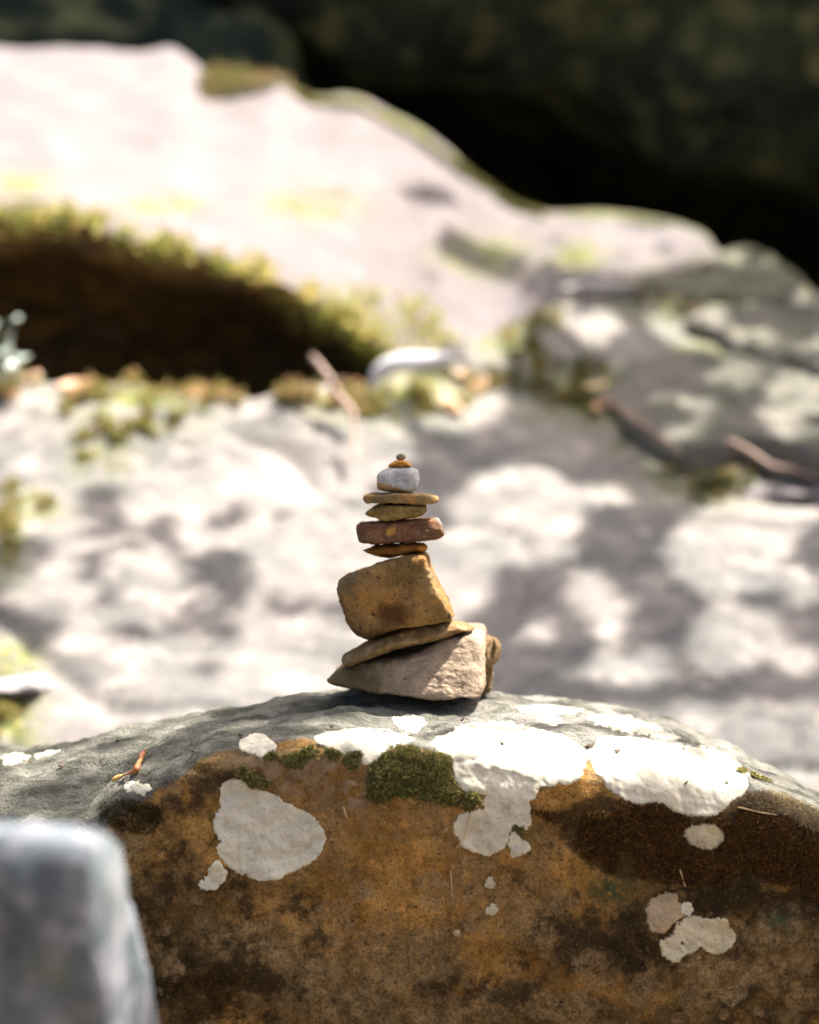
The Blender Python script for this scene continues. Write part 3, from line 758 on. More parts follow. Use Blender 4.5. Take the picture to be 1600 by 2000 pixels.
tan_, brn, och = (0.27, 0.19, 0.10), (0.17, 0.105, 0.045), (0.30, 0.15, 0.035)
MS = {}
MS['wedge'] = stone_mat('wedge_stone', (0.235, 0.182, 0.132), (0.185, 0.142, 0.098), (0.265, 0.21, 0.155), 26, darkamt=0.18, bump=1.1, seed=1,
                        extra=two(patch_extra((0.100, 0.076, 0.035), -0.085, -0.04, 0.02, 0.095, 0.75, 40), patch_extra((0.283, 0.130, 0.035), -0.045, -0.05, 0.022, 0.009, 0.5, 120)))  # pointed end darkened: fading light painted in; small orange stain
MS['back'] = stone_mat('back_stone', (0.142, 0.100, 0.050), (0.094, 0.061, 0.028), (0.201, 0.147, 0.083), 45, darkamt=0.6, seed=2)
MS['flat'] = stone_mat('slanted_stone', (0.147, 0.097, 0.045), (0.097, 0.064, 0.026), (0.224, 0.156, 0.088), 35, darkamt=0.55, seed=3)
MS['block'] = stone_mat('block_stone', (0.180, 0.112, 0.044), (0.070, 0.045, 0.018), (0.250, 0.122, 0.030), 18, darkamt=0.95, bump=1.0, seed=4,
                        extra=two(patch_extra((0.20, 0.142, 0.072), 0.055, -0.06, 0.080, 0.036, 0.8, 45), patch_extra((0.058, 0.026, 0.009), 0.0, -0.06, 0.040, 0.024, 0.8, 30), patch_extra((0.050, 0.032, 0.014), -0.02, -0.06, 0.0, 0.040, 0.7, 40), patch_extra((0.085, 0.068, 0.034), -0.055, -0.06, 0.075, 0.030, 0.8, 50)))  # darker through the middle and towards the foot
MS['thin'] = stone_mat('thin_orange_stone', (0.277, 0.124, 0.021), (0.177, 0.077, 0.017), (0.106, 0.050, 0.017), 40, darkamt=0.5, seed=5)
MS['red'] = stone_mat('dark_red_stone', (0.105, 0.049, 0.026), (0.066, 0.038, 0.022), (0.145, 0.074, 0.040), 36, darkamt=0.7, seed=6,
                      extra=two(patch_extra((0.319, 0.165, 0.038), -0.008, -0.05, 0.021, 0.008, 0.6, 150), patch_extra((0.153, 0.144, 0.132), 0.045, -0.02, 0.034, 0.024, 0.6, 60)))  # orange spot; grey patch paints sunlight onto the top
MS['olive'] = stone_mat('olive_stone', (0.159, 0.110, 0.035), (0.100, 0.068, 0.022), (0.224, 0.165, 0.071), 50, darkamt=0.55, seed=7)
MS['bar'] = stone_mat('tan_bar_stone', (0.171, 0.124, 0.059), (0.109, 0.083, 0.042), (0.224, 0.118, 0.047), 45, darkamt=0.5, seed=8,
                      extra=patch_extra((0.319, 0.195, 0.050), 0.062, -0.04, 0.012, 0.032, 0.6, 80))
MS['grey'] = stone_mat('grey_white_stone', (0.235, 0.24, 0.24), (0.175, 0.18, 0.185), (0.29, 0.285, 0.28), 55, dark=(0.10, 0.10, 0.095), darkamt=0.4, seed=9,
                       extra=band_z((0.224, 0.153, 0.073), 0.0085, -1, 60, 0.006, 0.32))
MS['cap'] = stone_mat('orange_cap_stone', (0.295, 0.136, 0.026), (0.224, 0.104, 0.024), (0.342, 0.195, 0.053), 60, darkamt=0.35, seed=10)
MS['pebble'] = stone_mat('tiny_pebble_stone', (0.153, 0.130, 0.077), (0.118, 0.104, 0.064), (0.212, 0.171, 0.100), 80, darkamt=0.35, seed=11)

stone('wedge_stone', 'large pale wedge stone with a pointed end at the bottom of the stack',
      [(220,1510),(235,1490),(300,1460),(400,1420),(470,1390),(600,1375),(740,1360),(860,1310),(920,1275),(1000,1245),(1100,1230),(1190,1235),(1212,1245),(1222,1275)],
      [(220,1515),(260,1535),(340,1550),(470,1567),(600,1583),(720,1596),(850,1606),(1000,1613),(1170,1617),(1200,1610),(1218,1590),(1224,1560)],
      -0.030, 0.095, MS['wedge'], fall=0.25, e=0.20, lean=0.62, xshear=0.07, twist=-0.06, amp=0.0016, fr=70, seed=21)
stone('upright_stone', 'narrow brown upright stone tucked behind the blunt end of the wedge stone',
      [(1130,1300),(1180,1240),(1225,1228),(1260,1222),(1300,1232),(1335,1250),(1347,1275)],
      [(1130,1580),(1180,1600),(1230,1598),(1270,1588),(1284,1570),(1290,1480),(1297,1410),(1320,1390),(1336,1365),(1347,1290)],
      0.050, 0.130, MS['back'], e=0.5, lean=0.1, amp=0.0014, seed=22)
stone('slanted_flat_stone', 'thin tilted brown flat stone lying on the wedge stone under the big block',
      [(335,1375),(345,1350),(420,1310),(520,1250),(600,1210),(650,1185),(720,1163),(820,1150),(920,1142),(1000,1135),(1060,1140),(1130,1155),(1185,1165),(1190,1178)],
      [(335,1390),(350,1410),(380,1422),(480,1390),(560,1358),(650,1322),(750,1298),(850,1280),(950,1254),(1050,1228),(1100,1212),(1160,1208),(1188,1192)],
      -0.040, 0.085, MS['flat'], e=0.58, lean=0.75, twist=0.08, amp=0.0014, seed=23)
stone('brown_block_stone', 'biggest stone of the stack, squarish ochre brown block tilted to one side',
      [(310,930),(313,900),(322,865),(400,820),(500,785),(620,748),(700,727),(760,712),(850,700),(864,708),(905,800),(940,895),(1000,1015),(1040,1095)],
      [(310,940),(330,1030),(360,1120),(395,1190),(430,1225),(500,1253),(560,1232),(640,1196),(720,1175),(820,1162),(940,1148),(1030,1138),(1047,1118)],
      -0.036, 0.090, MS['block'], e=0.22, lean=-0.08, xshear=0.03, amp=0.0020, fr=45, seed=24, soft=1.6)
stone('thin_orange_stone', 'thin orange brown lens-shaped stone squeezed between the big block and the dark red slab',
      [(467,688),(510,675),(560,660),(640,648),(720,643),(800,640),(850,645),(875,655),(880,665)],
      [(467,692),(510,712),(560,725),(625,742),(680,737),(740,725),(800,713),(845,704),(870,690),(880,672)],
      -0.016, 0.065, MS['thin'], e=0.55, amp=0.0016, seed=25)
stone('dark_red_stone', 'dark reddish brown flat slab stone with an orange spot in the middle of the stack',
      [(433,540),(436,522),(480,512),(580,505),(700,500),(800,490),(900,487),(950,488),(965,510),(985,560),(993,580)],
      [(433,545),(440,610),(455,643),(560,650),(650,647),(760,640),(860,632),(950,618),(980,605),(993,590)],
      -0.030, 0.066, MS['red'], e=0.24, lean=0.35, amp=0.0014, seed=26)
stone('olive_pointed_stone', 'small olive brown stone pointed at one end, resting on the dark red slab',
      [(485,458),(510,435),(575,403),(600,393),(660,395),(740,400),(830,403),(872,406)],
      [(485,462),(520,485),(575,502),(640,503),(720,496),(800,487),(850,470),(872,450),(880,425)],
      -0.026, 0.050, MS['olive'], e=0.26, lean=0.1, amp=0.0016, seed=27, soft=1.5)
stone('tan_bar_stone', 'long thin tan stone with a yellowish end, lying under the grey stone',
      [(468,362),(475,345),(490,333),(560,332),(660,326),(720,326),(790,328),(850,335),(900,338),(940,345),(955,365)],
      [(468,370),(478,388),(495,398),(570,398),(650,396),(760,400),(850,401),(920,398),(945,390),(955,375)],
      -0.030, 0.040, MS['bar'], e=0.36, amp=0.0017, seed=28)
stone('grey_rounded_stone', 'rounded pale grey stone with a tan lower edge near the top of the stack',
      [(563,228),(572,210),(612,180),(660,168),(720,165),(785,172),(822,190),(832,240)],
      [(563,235),(566,302),(610,320),(700,327),(780,329),(812,310),(826,275),(832,245)],
      -0.028, 0.042, MS['grey'], e=0.36, lean=0.3, amp=0.0010, seed=29, soft=1.6)
stone('orange_cap_stone', 'small domed orange stone sitting on the grey stone',
      [(632,165),(650,145),(685,128),(710,124),(745,128),(768,143),(782,165)],
      [(632,168),(660,171),(710,172),(760,172),(782,168)],
      -0.016, 0.022, MS['cap'], e=0.5, amp=0.0006, fr=90, seed=30, N=140, R=40)
stone('tiny_pebble', 'tiny brownish grey pebble on the very top of the stack',
      [(682,106),(688,92),(712,80),(735,88),(745,103)],
      [(682,110),(690,120),(705,127),(725,127),(740,118),(745,108)],
      -0.008, 0.011, MS['pebble'], e=0.55, amp=0.0004, fr=120, seed=31, N=100, R=30)

# ================================================================== BACKGROUND ROCKS
def zero_attrs(V, n): return dict(moss=np.zeros(len(V)), stain=np.zeros(len(V)))
# bedrock slope behind the boulder
TOP = [(-900, 760), (-300, 745), (0, 742), (150, 745), (260, 728), (350, 740), (450, 745), (520, 760), (600, 755), (700, 765), (800, 725), (900, 680), (1000, 640), (1100, 580), (1200, 552), (1400, 560), (1600, 578), (1900, 640), (2400, 760)]
TOPY = [(-900, 2.2), (0, 2.2), (600, 2.25), (800, 2.5), (1000, 2.9), (1200, 3.3), (1600, 3.4), (2400, 3.4)]
def slope_attrs(V, n):
    px, py = PIX(V); q = np.stack([px, py], 1)
    moss = blob(q, [(270, 790, 130, 50), (200, 890, 60, 40), (10, 1060, 40, 70), (20, 1400, 60, 90), (20, 1290, 60, 40), (60, 990, 60, 30), (800, 760, 110, 60), (980, 650, 60, 70), (1130, 770, 110, 60), (1380, 600, 160, 30), (1250, 830, 90, 60), (1380, 920, 120, 60), (450, 740, 300, 16), (650, 790, 60, 30), (1050, 590, 40, 60), (1400, 690, 90, 40)])
    return dict(moss=np.clip(moss * 1.1, 0, 1), stain=np.zeros(len(V)))
slope = column_rock('bedrock_slope', -2.6, 2.6, 420, 260, [
    dict(z=-0.85, y=0.62, w=0.3),
    dict(py=[(-900, 1560), (2400, 1560)], y=0.95, w=0.6),
    dict(py=[(-900, 1210), (800, 1200), (2400, 1210)], y=1.35),
    dict(py=[(-900, 950), (800, 950), (1600, 930), (2400, 950)], y=[(-900, 1.75), (800, 1.8), (1600, 1.95), (2400, 1.95)]),
    dict(py=TOP, y=TOPY),
    dict(dy=0.25, dz=-0.10, w=0.6),
    dict(dy=1.3, dz=-0.20, w=0.4),
    dict(z=-0.85, y=5.4, w=0.2)], M['slope'], disp=((1.7, 0.035), (5.0, 0.006), (16, 0.003)), taper=0.05, attrs=slope_attrs, seed=40, crack=((1.6, 0.022, 34, (1, 0.8, 1)), (4.5, 0.008, 24, (1, 0.7, 1))))
tag(slope, 'sloping pale bedrock with moss patches and dappled shade behind the boulder', 'rock')

# great pale slab above the hollow
SB = [(-1200, 150), (-500, 110), (0, 88), (100, 98), (200, 107), (280, 107), (340, 101), (372, 120), (400, 150), (470, 160), (540, 158), (600, 195), (700, 207), (760, 240), (800, 260), (900, 330), (1000, 402), (1060, 418), (1200, 425), (1300, 440), (1400, 480), (1600, 560)]
LIP = [(-1200, 470), (-400, 440), (0, 437), (100, 430), (200, 450), (300, 485), (400, 503), (500, 528), (560, 555), (620, 600), (700, 648), (760, 690), (850, 760), (950, 740), (1050, 640), (1200, 560), (1300, 530), (1400, 515), (1600, 590)]
LIPY = [(-1200, 2.45), (0, 2.40), (500, 2.42), (700, 2.55), (850, 2.85), (1050, 3.2), (1400, 3.5), (1600, 3.6)]
BACKY = [(-1200, 4.4), (0, 4.4), (500, 4.3), (1000, 4.1), (1400, 4.0), (1600, 3.95)]
def slab_attrs(V, n):
    px, py = PIX(V); q = np.stack([px, py], 1)
    lip = np.interp(px, *zip(*LIP)); sb = np.interp(px, *zip(*SB))
    moss = 0.25 * smooth(-50, -10, py - lip) * smooth(30, 5, py - lip)
    moss = np.maximum(moss, 0.7 * smooth(9, 2, py - sb) * (px > 560) * (V[:, 1] > 3.2))
    moss = np.maximum(moss, blob(q, [(620, 400, 90, 30), (320, 400, 80, 18), (40, 360, 60, 25), (950, 500, 90, 40), (1130, 500, 60, 30)]))
    stain = smooth(-6, 14, py - lip) * (V[:, 1] < 4.3)
    return dict(moss=np.clip(moss, 0, 1), stain=stain)
slab = column_rock('pale_slab_boulder', -2.9, 0.93, 250, 190, [
    dict(z=-0.8, y=4.3, w=0.3),
    dict(py=[(x, y + 150) for x, y in LIP], y=[(x, y + 1.25) for x, y in LIPY], w=0.6),
    dict(py=[(x, y + 42) for x, y in LIP], y=[(x, y + 0.28) for x, y in LIPY]),
    dict(py=LIP, y=LIPY),
    dict(py=[(x, y - 34) for x, y in LIP], y=[(x, y + 0.07) for x, y in LIPY]),
    dict(py=mixcurve(LIP, SB, 0.35), y=[(x, y * 0.72 + b * 0.28) for (x, y), b in zip(LIPY, np.interp([p[0] for p in LIPY], *zip(*BACKY)))]),
    dict(py=mixcurve(LIP, SB, 0.72), y=[(x, y * 0.38 + b * 0.62) for (x, y), b in zip(LIPY, np.interp([p[0] for p in LIPY], *zip(*BACKY)))]),
    dict(py=SB, y=BACKY),
    dict(dy=0.12, dz=-0.10),
    dict(z=-0.8, y=4.9, w=0.3)], M['slab'], disp=((1.2, 0.03), (5.0, 0.010)), taper=0.04, attrs=slab_attrs, seed=50)
tag(slab, 'great pale sunlit slab boulder with a mossy lip overhanging a dark hollow', 'boulder')

# dark overhanging boulder at the back
OL = [(-1500, -500), (-400, -330), (0, -190), (480, 0), (1000, 195), (1300, 300), (1600, 400), (2000, 520), (2600, 680)]
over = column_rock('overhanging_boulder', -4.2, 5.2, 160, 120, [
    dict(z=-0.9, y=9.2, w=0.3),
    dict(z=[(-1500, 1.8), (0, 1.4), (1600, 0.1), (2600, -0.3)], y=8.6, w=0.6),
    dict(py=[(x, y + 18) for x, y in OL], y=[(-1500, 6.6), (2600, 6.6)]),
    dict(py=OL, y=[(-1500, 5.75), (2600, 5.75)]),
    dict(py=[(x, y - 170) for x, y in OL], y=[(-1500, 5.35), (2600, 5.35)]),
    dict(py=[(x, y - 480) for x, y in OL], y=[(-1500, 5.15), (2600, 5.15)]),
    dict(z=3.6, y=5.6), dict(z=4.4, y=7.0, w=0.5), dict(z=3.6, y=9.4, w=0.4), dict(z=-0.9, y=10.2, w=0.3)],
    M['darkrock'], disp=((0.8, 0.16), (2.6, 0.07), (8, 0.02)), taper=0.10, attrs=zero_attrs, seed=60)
tag(over, 'huge dark overhanging boulder with dim moss above the black hollow at the back', 'boulder')

# dark rock behind the slab on the left
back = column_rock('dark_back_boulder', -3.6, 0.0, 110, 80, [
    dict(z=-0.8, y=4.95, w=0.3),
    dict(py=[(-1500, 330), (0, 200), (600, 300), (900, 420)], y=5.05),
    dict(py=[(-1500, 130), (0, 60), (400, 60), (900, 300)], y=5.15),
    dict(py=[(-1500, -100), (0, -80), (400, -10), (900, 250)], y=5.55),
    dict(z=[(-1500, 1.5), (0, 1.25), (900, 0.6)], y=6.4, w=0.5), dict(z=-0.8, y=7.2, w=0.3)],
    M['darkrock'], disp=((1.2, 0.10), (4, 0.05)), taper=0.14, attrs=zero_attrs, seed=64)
tag(back, 'dark greenish boulder in shadow directly behind the pale slab', 'boulder')
SLB, SPB = bvh_of(slab), bvh_of(slope)

# layered grey rocks on the right
def flat_rock(name, label, poly, bvh, thick, mat, lift=0.0, tilt=(0, 0), seed=0, cat='rock', group=None, sink=0.05, yfix=None, moss=0.0):
    """a flat stone: outline of its top in photo pixels, standing on the slope"""
    poly = np.asarray(poly, float)
    c = poly.mean(0)
    h, n, ok = hits(bvh, [c])
    if yfix is None: y0 = h[0][1]; z0 = h[0][2] + lift
    else: y0 = yfix; z0 = P(*c, yfix)[2]
    # top plane through (y0, z0), rising away from the viewer
    n_ = np.array([tilt[0], -tilt[1], 1.0]); p0 = np.array([P(*c, y0)[0], y0, z0])
    pts = []
    for a, b in poly:
        d = DIR(a, b); t = (n_ @ (p0 - CAM)) / (n_ @ d); pts.append(CAM + d * t)
    pts = np.array(pts)
    cl = np.concatenate([pts, pts[:1]]); dl = np.concatenate([[0], np.cumsum(np.linalg.norm(np.diff(cl, axis=0), axis=1))])
    N = 90; tt = np.linspace(0, dl[-1], N, endpoint=False)
    o = np.stack([np.interp(tt, dl, cl[:, k]) for k in range(3)], 1)
    ker = np.exp(-0.5 * (np.arange(-6, 7) / 1.8) ** 2); ker /= ker.sum()
    o = np.stack([np.convolve(np.concatenate([o[-6:, k], o[:, k], o[:6, k]]), ker, 'valid') for k in range(3)], 1)
    cen = o.mean(0)
    prof = [(0.02, 0), (0.25, 0), (0.5, 0), (0.75, 0), (0.92, -0.03), (0.99, -0.12), (1.02, -0.35), (1.0, -0.7), (0.97, -1.0), (0.90, -1.4 - sink / thick)]
    G = np.array([cen + (o - cen) * s + np.array([0, 0, z * thick]) for s, z in prof])
    rr = np.linspace(0, len(prof) - 1, 40); G = np.stack([[np.interp(rr, np.arange(len(prof)), G[:, j, k]) for j in range(N)] for k in range(3)], -1).transpose(1, 0, 2)
    du = np.gradient(G, axis=0); dv = np.roll(G, -1, 1) - np.roll(G, 1, 1); nn = np.cross(dv, du)
    nn /= np.maximum(np.linalg.norm(nn, axis=-1, keepdims=True), 1e-12)
    if ((G - G.reshape(-1, 3).mean(0)) * nn).sum() < 0: nn = -nn
    G = G + nn * (fbm(G * 12, 4, seed) * thick * 0.22)[..., None]
    V = G.reshape(-1, 3); F = [list(f[::-1]) for f in grid_faces(40, N, True)]; F.append(list(range(N))); F.append(list(range(39 * N, 40 * N))[::-1])
    ob = mesh_obj(name, V, F, mat, loc=[V[:, 0].mean(), V[:, 1].mean(), V[:, 2].min()], attrs=dict(moss=np.full(len(V), moss), stain=np.zeros(len(V))))
    return tag(ob, label, cat, group)
flat_rock('layered_rock', 'grey rounded rock at the far end of the bright slab, against the black hollow',
          [(1180, 515), (1300, 495), (1410, 482), (1460, 478), (1520, 500), (1570, 545), (1600, 585), (1480, 575), (1300, 570), (1180, 560)], SPB, 0.12, M['rightrock'], tilt=(-0.02, 0.12), seed=71, yfix=3.45, moss=0.4)
flat_rock('layered_rock', 'wide grey layered rock shelf in dappled light under the far grey rock',
          [(1330, 610), (1420, 590), (1560, 590), (1700, 620), (1800, 700), (1700, 735), (1560, 700), (1440, 665)], SPB, 0.08, M['rightrock'], tilt=(-0.05, 0.24), seed=72, lift=0.07, moss=0.25)
flat_rock('layered_rock', 'long sloping grey rock slab with a dark lower edge beside the twigs',
          [(1175, 755), (1260, 690), (1420, 680), (1560, 710), (1700, 780), (1700, 850), (1600, 870), (1480, 835), (1430, 850), (1330, 868), (1250, 830)], SPB, 0.07, M['rightrock'], tilt=(-0.06, 0.26), seed=73, lift=0.06, moss=0.2)
def pebble(name, label, pix, size, bvh, mat, seed, sink=0.3):
    h, n, ok = hits(bvh, [pix])
    th = np.linspace(0.02, math.pi - 0.02, 26)[:, None]; ph = np.linspace(0, 2 * math.pi, 44, endpoint=False)[None]
    d = np.stack([np.sin(th) * np.cos(ph), np.sin(th) * np.sin(ph), np.cos(th) + 0 * ph], -1)
    d = np.sign(d) * np.abs(d) ** 0.8
    r = 1 + 0.32 * fbm(d * 1.4, 3, seed) + 0.06 * fbm(d * 6, 2, seed + 4)
    V = (d * r[..., None] * np.array(size)).reshape(-1, 3) + h[0] + n[0] * size[2] * (1 - 2 * sink)
    F = [list(f) for f in grid_faces(26, 44, True)]; F.append(list(range(44))[::-1]); F.append(list(range(25 * 44, 26 * 44)))
    o = mesh_obj(name, V, F, mat, loc=[V[:, 0].mean(), V[:, 1].mean(), V[:, 2].min()], attrs=dict(moss=np.zeros(len(V)), stain=np.zeros(len(V))))
    return tag(o, label, 'stone')
pebble('pale_stone', 'pale flattish stone on the mossy slope below the slab tip', (1170, 575), (0.080, 0.10, 0.020), SPB, M['palestone'], 74, 0.3)
pebble('pale_stone', 'pale stone bedded in moss under the thin reddish twig', (1500, 965), (0.075, 0.08, 0.016), SPB, M['slab'], 75, 0.5)
pebble('pale_stone', 'small pale rounded stone at the moss on the lower bedrock slope', (45, 1330), (0.046, 0.06, 0.010), SPB, M['palestone'], 76, 0.75)

# ================================================================== FOREGROUND ROCK
def fg_attrs(V, n):
    px, py = PIX(V); q = np.stack([px, py], 1)
    return dict(moss=blob(q, [(215, 1700, 30, 40), (110, 1890, 50, 30)]) * 0.7, stain=np.zeros(len(V)))
fgT = [(-900, 1635), (0, 1612), (100, 1616), (170, 1624), (215, 1636), (248, 1662), (272, 1700), (288, 1760), (298, 1850), (304, 2000), (310, 2200)]
fg = column_rock('foreground_rock', -0.62, -0.163, 120, 110, [
    dict(z=-0.76, y=-0.95, w=0.4),
    dict(z=-0.25, y=-0.950, w=0.8),
    dict(py=[(x, y + 190) for x, y in fgT], y=-0.950),
    dict(py=[(x, y + 70) for x, y in fgT], y=-0.947),
    dict(py=[(x, y + 30) for x, y in fgT], y=-0.940),
    dict(py=fgT, y=-0.88),
    dict(dy=0.10, dz=-0.04), dict(z=-0.25, y=-0.60, w=0.5), dict(z=-0.76, y=-0.58, w=0.4)],
    M['foreground'], disp=((5, 0.012), (13, 0.006), (40, 0.005)), taper=0.035, attrs=fg_attrs, seed=80)
tag(fg, 'blurred grey rock with a sunlit rim standing in front of the boulder', 'rock')

# ================================================================== MOSS AND PLANTS IN THE BACKGROUND
def moss_on(bvh, parent, pix, h, leaf, nleaf, cols, brown=0.15, name='moss_fringe', browncol=(0.22, 0.12, 0.04)):
    pts, nor, ok = hits(bvh, pix)
    return shoots(name, pts[ok], nor[ok], M['moss'], parent, height=h, leaf=leaf, nleaf=nleaf, cols=cols, brown=brown, browncol=browncol, upbias=0.3)
def lip_band(n, x0, x1, a, b):
    x = rng.uniform(x0, x1, n); y = np.interp(x, *zip(*LIP)) + rng.uniform(a, b, n)
    return np.stack([x, y], 1)
YG = ((0.12, 0.155, 0.032), (0.38, 0.38, 0.095))
q = lip_band(620, -60, 860, -20, 12)
q3 = np.concatenate([q, np.zeros((len(q), 1))], 1); q = q[fbm(q3 / 38, 3, 3) > 0.02]
moss_on(SLB, slab, q, 0.028, 0.023, 4, YG, brown=0.3, browncol=(0.36, 0.24, 0.10))
q = lip_band(260, -60, 840, -8, 5)
q3 = np.concatenate([q, np.zeros((len(q), 1))], 1); q = q[fbm(q3 / 30, 3, 13) > 0.12]
pts, nor, ok = hits(SLB, q)
shoots('moss_fringe', pts[ok], nor[ok] * 0.6 + np.array([0, -0.6, 0.15]), M['moss'], slab, height=0.036, leaf=0.017, nleaf=5, cols=((0.20, 0.22, 0.05), (0.50, 0.46, 0.14)), brown=0.25, browncol=(0.50, 0.33, 0.14), upbias=0.05, spread=0.9, width=0.7)  # brightest tints: glints of sunlit leaf tips put into the colour
q = scatter_px([(540, 560), (640, 590), (720, 560), (840, 600), (900, 700), (800, 760), (700, 700), (600, 650)], 170)
moss_on(SLB, slab, q, 0.035, 0.022, 6, YG, brown=0.25)
x = rng.uniform(560, 1060, 420); q = np.stack([x, np.interp(x, *zip(*SB)) + rng.uniform(2, 9, 420)], 1)
moss_on(SLB, slab, q, 0.016, 0.014, 5, ((0.06, 0.075, 0.02), (0.16, 0.16, 0.05)))
q = scatter_px([(385, 150), (430, 140), (500, 150), (560, 165), (500, 185), (400, 200)], 260)
moss_on(SLB, slab, q, 0.03, 0.02, 5, ((0.05, 0.06, 0.02), (0.14, 0.14, 0.05)), brown=0.3)
for pg, n in (([(100, 735), (420, 735), (420, 790), (330, 850), (240, 860), (210, 930), (150, 900), (120, 800)], 900),
              ([(600, 760), (720, 770), (960, 690), (1000, 740), (900, 800), (760, 830), (640, 800)], 900),
              ([(960, 600), (1060, 560), (1100, 640), (1060, 740), (990, 740)], 500),
              ([(1040, 740), (1200, 720), (1320, 850), (1230, 850), (1100, 800)], 450),
              ([(-40, 1000), (40, 1010), (60, 1080), (0, 1140), (-40, 1140)], 160),
              ([(-40, 1340), (40, 1360), (60, 1440), (-40, 1460)], 200),
              ([(0, 930), (110, 980), (60, 1040), (-20, 1030)], 120),
              ([(1300, 880), (1480, 900), (1500, 950), (1380, 990), (1290, 950)], 300)):
    q = scatter_px(pg, n); q3 = np.concatenate([q, np.zeros((len(q), 1))], 1); q = q[fbm(q3 / 45, 3, 6) > 0.12]
    moss_on(SPB, slope, q, 0.011, 0.013, 5, ((0.09, 0.105, 0.030), (0.27, 0.26, 0.075)), brown=0.3, name='moss_patch')
for pg, n in (([(960, 560), (1080, 560), (1120, 660), (1180, 730), (1330, 850), (1230, 850), (1080, 800), (1000, 760)], 900), ([(1220, 560), (1420, 570), (1600, 590), (1600, 620), (1400, 610), (1240, 600)], 350), ([(1440, 655), (1560, 690), (1620, 710), (1600, 730), (1470, 690)], 160), ([(1330, 940), (1480, 920), (1440, 1000), (1350, 990)], 200)):
    q = scatter_px(pg, n); q3 = np.concatenate([q, np.zeros((len(q), 1))], 1); q = q[fbm(q3 / 40, 3, 26) > 0.0]
    moss_on(SPB, slope, q, 0.014, 0.013, 5, ((0.020, 0.034, 0.013), (0.075, 0.095, 0.032)), brown=0.2, name='moss_patch')
x = rng.uniform(-60, 720, 1300); q = np.stack([x, np.interp(x, *zip(*TOP)) + rng.uniform(2, 45, 1300)], 1)
q3 = np.concatenate([q, np.zeros((len(q), 1))], 1); q = q[fbm(q3 / 50, 3, 16) > 0.15]
moss_on(SPB, slope, q, 0.025, 0.016, 5, ((0.07, 0.08, 0.018), (0.20, 0.19, 0.05)), brown=0.35, name='moss_patch', browncol=(0.36, 0.20, 0.11))

def leaf_mesh(L, W, curl=0.25, fold=0.25, ns=9, nw=5, thick=0.0006):
    u = np.linspace(0, 1, ns)[:, None]; v = np.linspace(-1, 1, nw)[None]
    wd = W * np.sin(np.pi * np.clip(u, 0.02, 0.985)) ** 0.7 * (1 - 0.25 * u)
    x = u * L + 0 * v; y = wd * v; z = curl * L * (u - 0.5) ** 2 * 2 + fold * np.abs(y)
    G = np.stack([x - L / 2, y, z], -1)
    n = grid_normals(G)
    top = G.reshape(-1, 3); bot = (G - n * thick).reshape(-1, 3)
    F = grid_faces(ns, nw).tolist(); k = ns * nw
    F += [[a + k for a in f[::-1]] for f in F]
    ring = [i * nw for i in range(ns)] + [(ns - 1) * nw + j for j in range(1, nw)] + [i * nw + nw - 1 for i in range(ns - 2, -1, -1)] + [j for j in range(nw - 2, 0, -1)]
    for a, b in zip(ring, ring[1:] + ring[:1]): F.append([a, a + k, b + k, b])
    return np.concatenate([top, bot]), F
def place_leaf(name, L, W, pix, bvh, mat, label, group, rot, lift=0.006, curl=0.3, cat='leaf', pitch=0.0):
    h, n, ok = hits(bvh, [pix])
    if not ok[0]: return None
    V, F = leaf_mesh(L, W, curl)
    o = mesh_obj(name, V, F, mat, loc=(0, 0, 0))
    zq = Vector(n[0]).to_track_quat('Z', 'Y')
    o.rotation_mode = 'QUATERNION'
    from mathutils import Quaternion
    o.rotation_quaternion = zq @ Quaternion((0, 0, 1), rot) @ Quaternion((0, 1, 0), pitch)
    o.location = h[0] + n[0] * lift
    return tag(o, label, cat, group)
for i, (a, b) in enumerate([(30, 735), (60, 748), (385, 775), (455, 762), (300, 748), (560, 780), (700, 800), (905, 742), (930, 765), (880, 800), (215, 742), (140, 760)]):
    place_leaf('dead_leaf', random.uniform(.05, .08), random.uniform(.016, .026), (a, b), SPB, M['dead_leaf'], 'small brown dead leaf lying along the mossy top edge of the pale bedrock', 'dead leaves on the bedrock edge', random.uniform(0, 6), pitch=random.uniform(-.5, .2))
for i, (a, b) in enumerate([(1165, 760), (1170, 800), (1335, 800), (1360, 830), (1300, 850), (1480, 880), (1500, 905), (1440, 890), (1560, 900), (1320, 590), (1350, 610), (1120, 545), (1420, 930)]):
    place_leaf('dead_leaf', random.uniform(.035, .06), random.uniform(.011, .018), (a, b), SPB, M['dead_leaf'] if i % 3 else M['straw'], 'small dry leaf lying among the grey layered rocks', 'dry leaves among the layered rocks', random.uniform(0, 6), pitch=random.uniform(-.5, .2))

# pale curled leaf at the end of the hollow
def strip(path, wid, nrm, thick=0.002):
    path = np.asarray(path, float); t = np.gradient(path, axis=0); t /= np.linalg.norm(t, axis=1)[:, None]
    s = np.cross(t, nrm); s /= np.linalg.norm(s, axis=1)[:, None]; up = np.cross(s, t)
    rows = []
    for v in np.linspace(-1, 1, 7): rows.append(path + s * (wid * v)[:, None] - up * (np.abs(v) ** 2 * wid * 0.5)[:, None])
    G = np.stack(rows, 1); n = grid_normals(G); k = G.shape[0] * G.shape[1]
    F = grid_faces(G.shape[0], G.shape[1]).tolist(); F += [[a + k for a in f[::-1]] for f in F]
    nw, ns = 7, len(path)
    ring = [i * nw for i in range(ns)] + [(ns - 1) * nw + j for j in range(1, nw)] + [i * nw + nw - 1 for i in range(ns - 2, -1, -1)] + [j for j in range(nw - 2, 0, -1)]
    for a, b in zip(ring, ring[1:] + ring[:1]): F.append([a, a + k, b + k, b])
    return np.concatenate([G.reshape(-1, 3), (G - n * thick).reshape(-1, 3)]), F
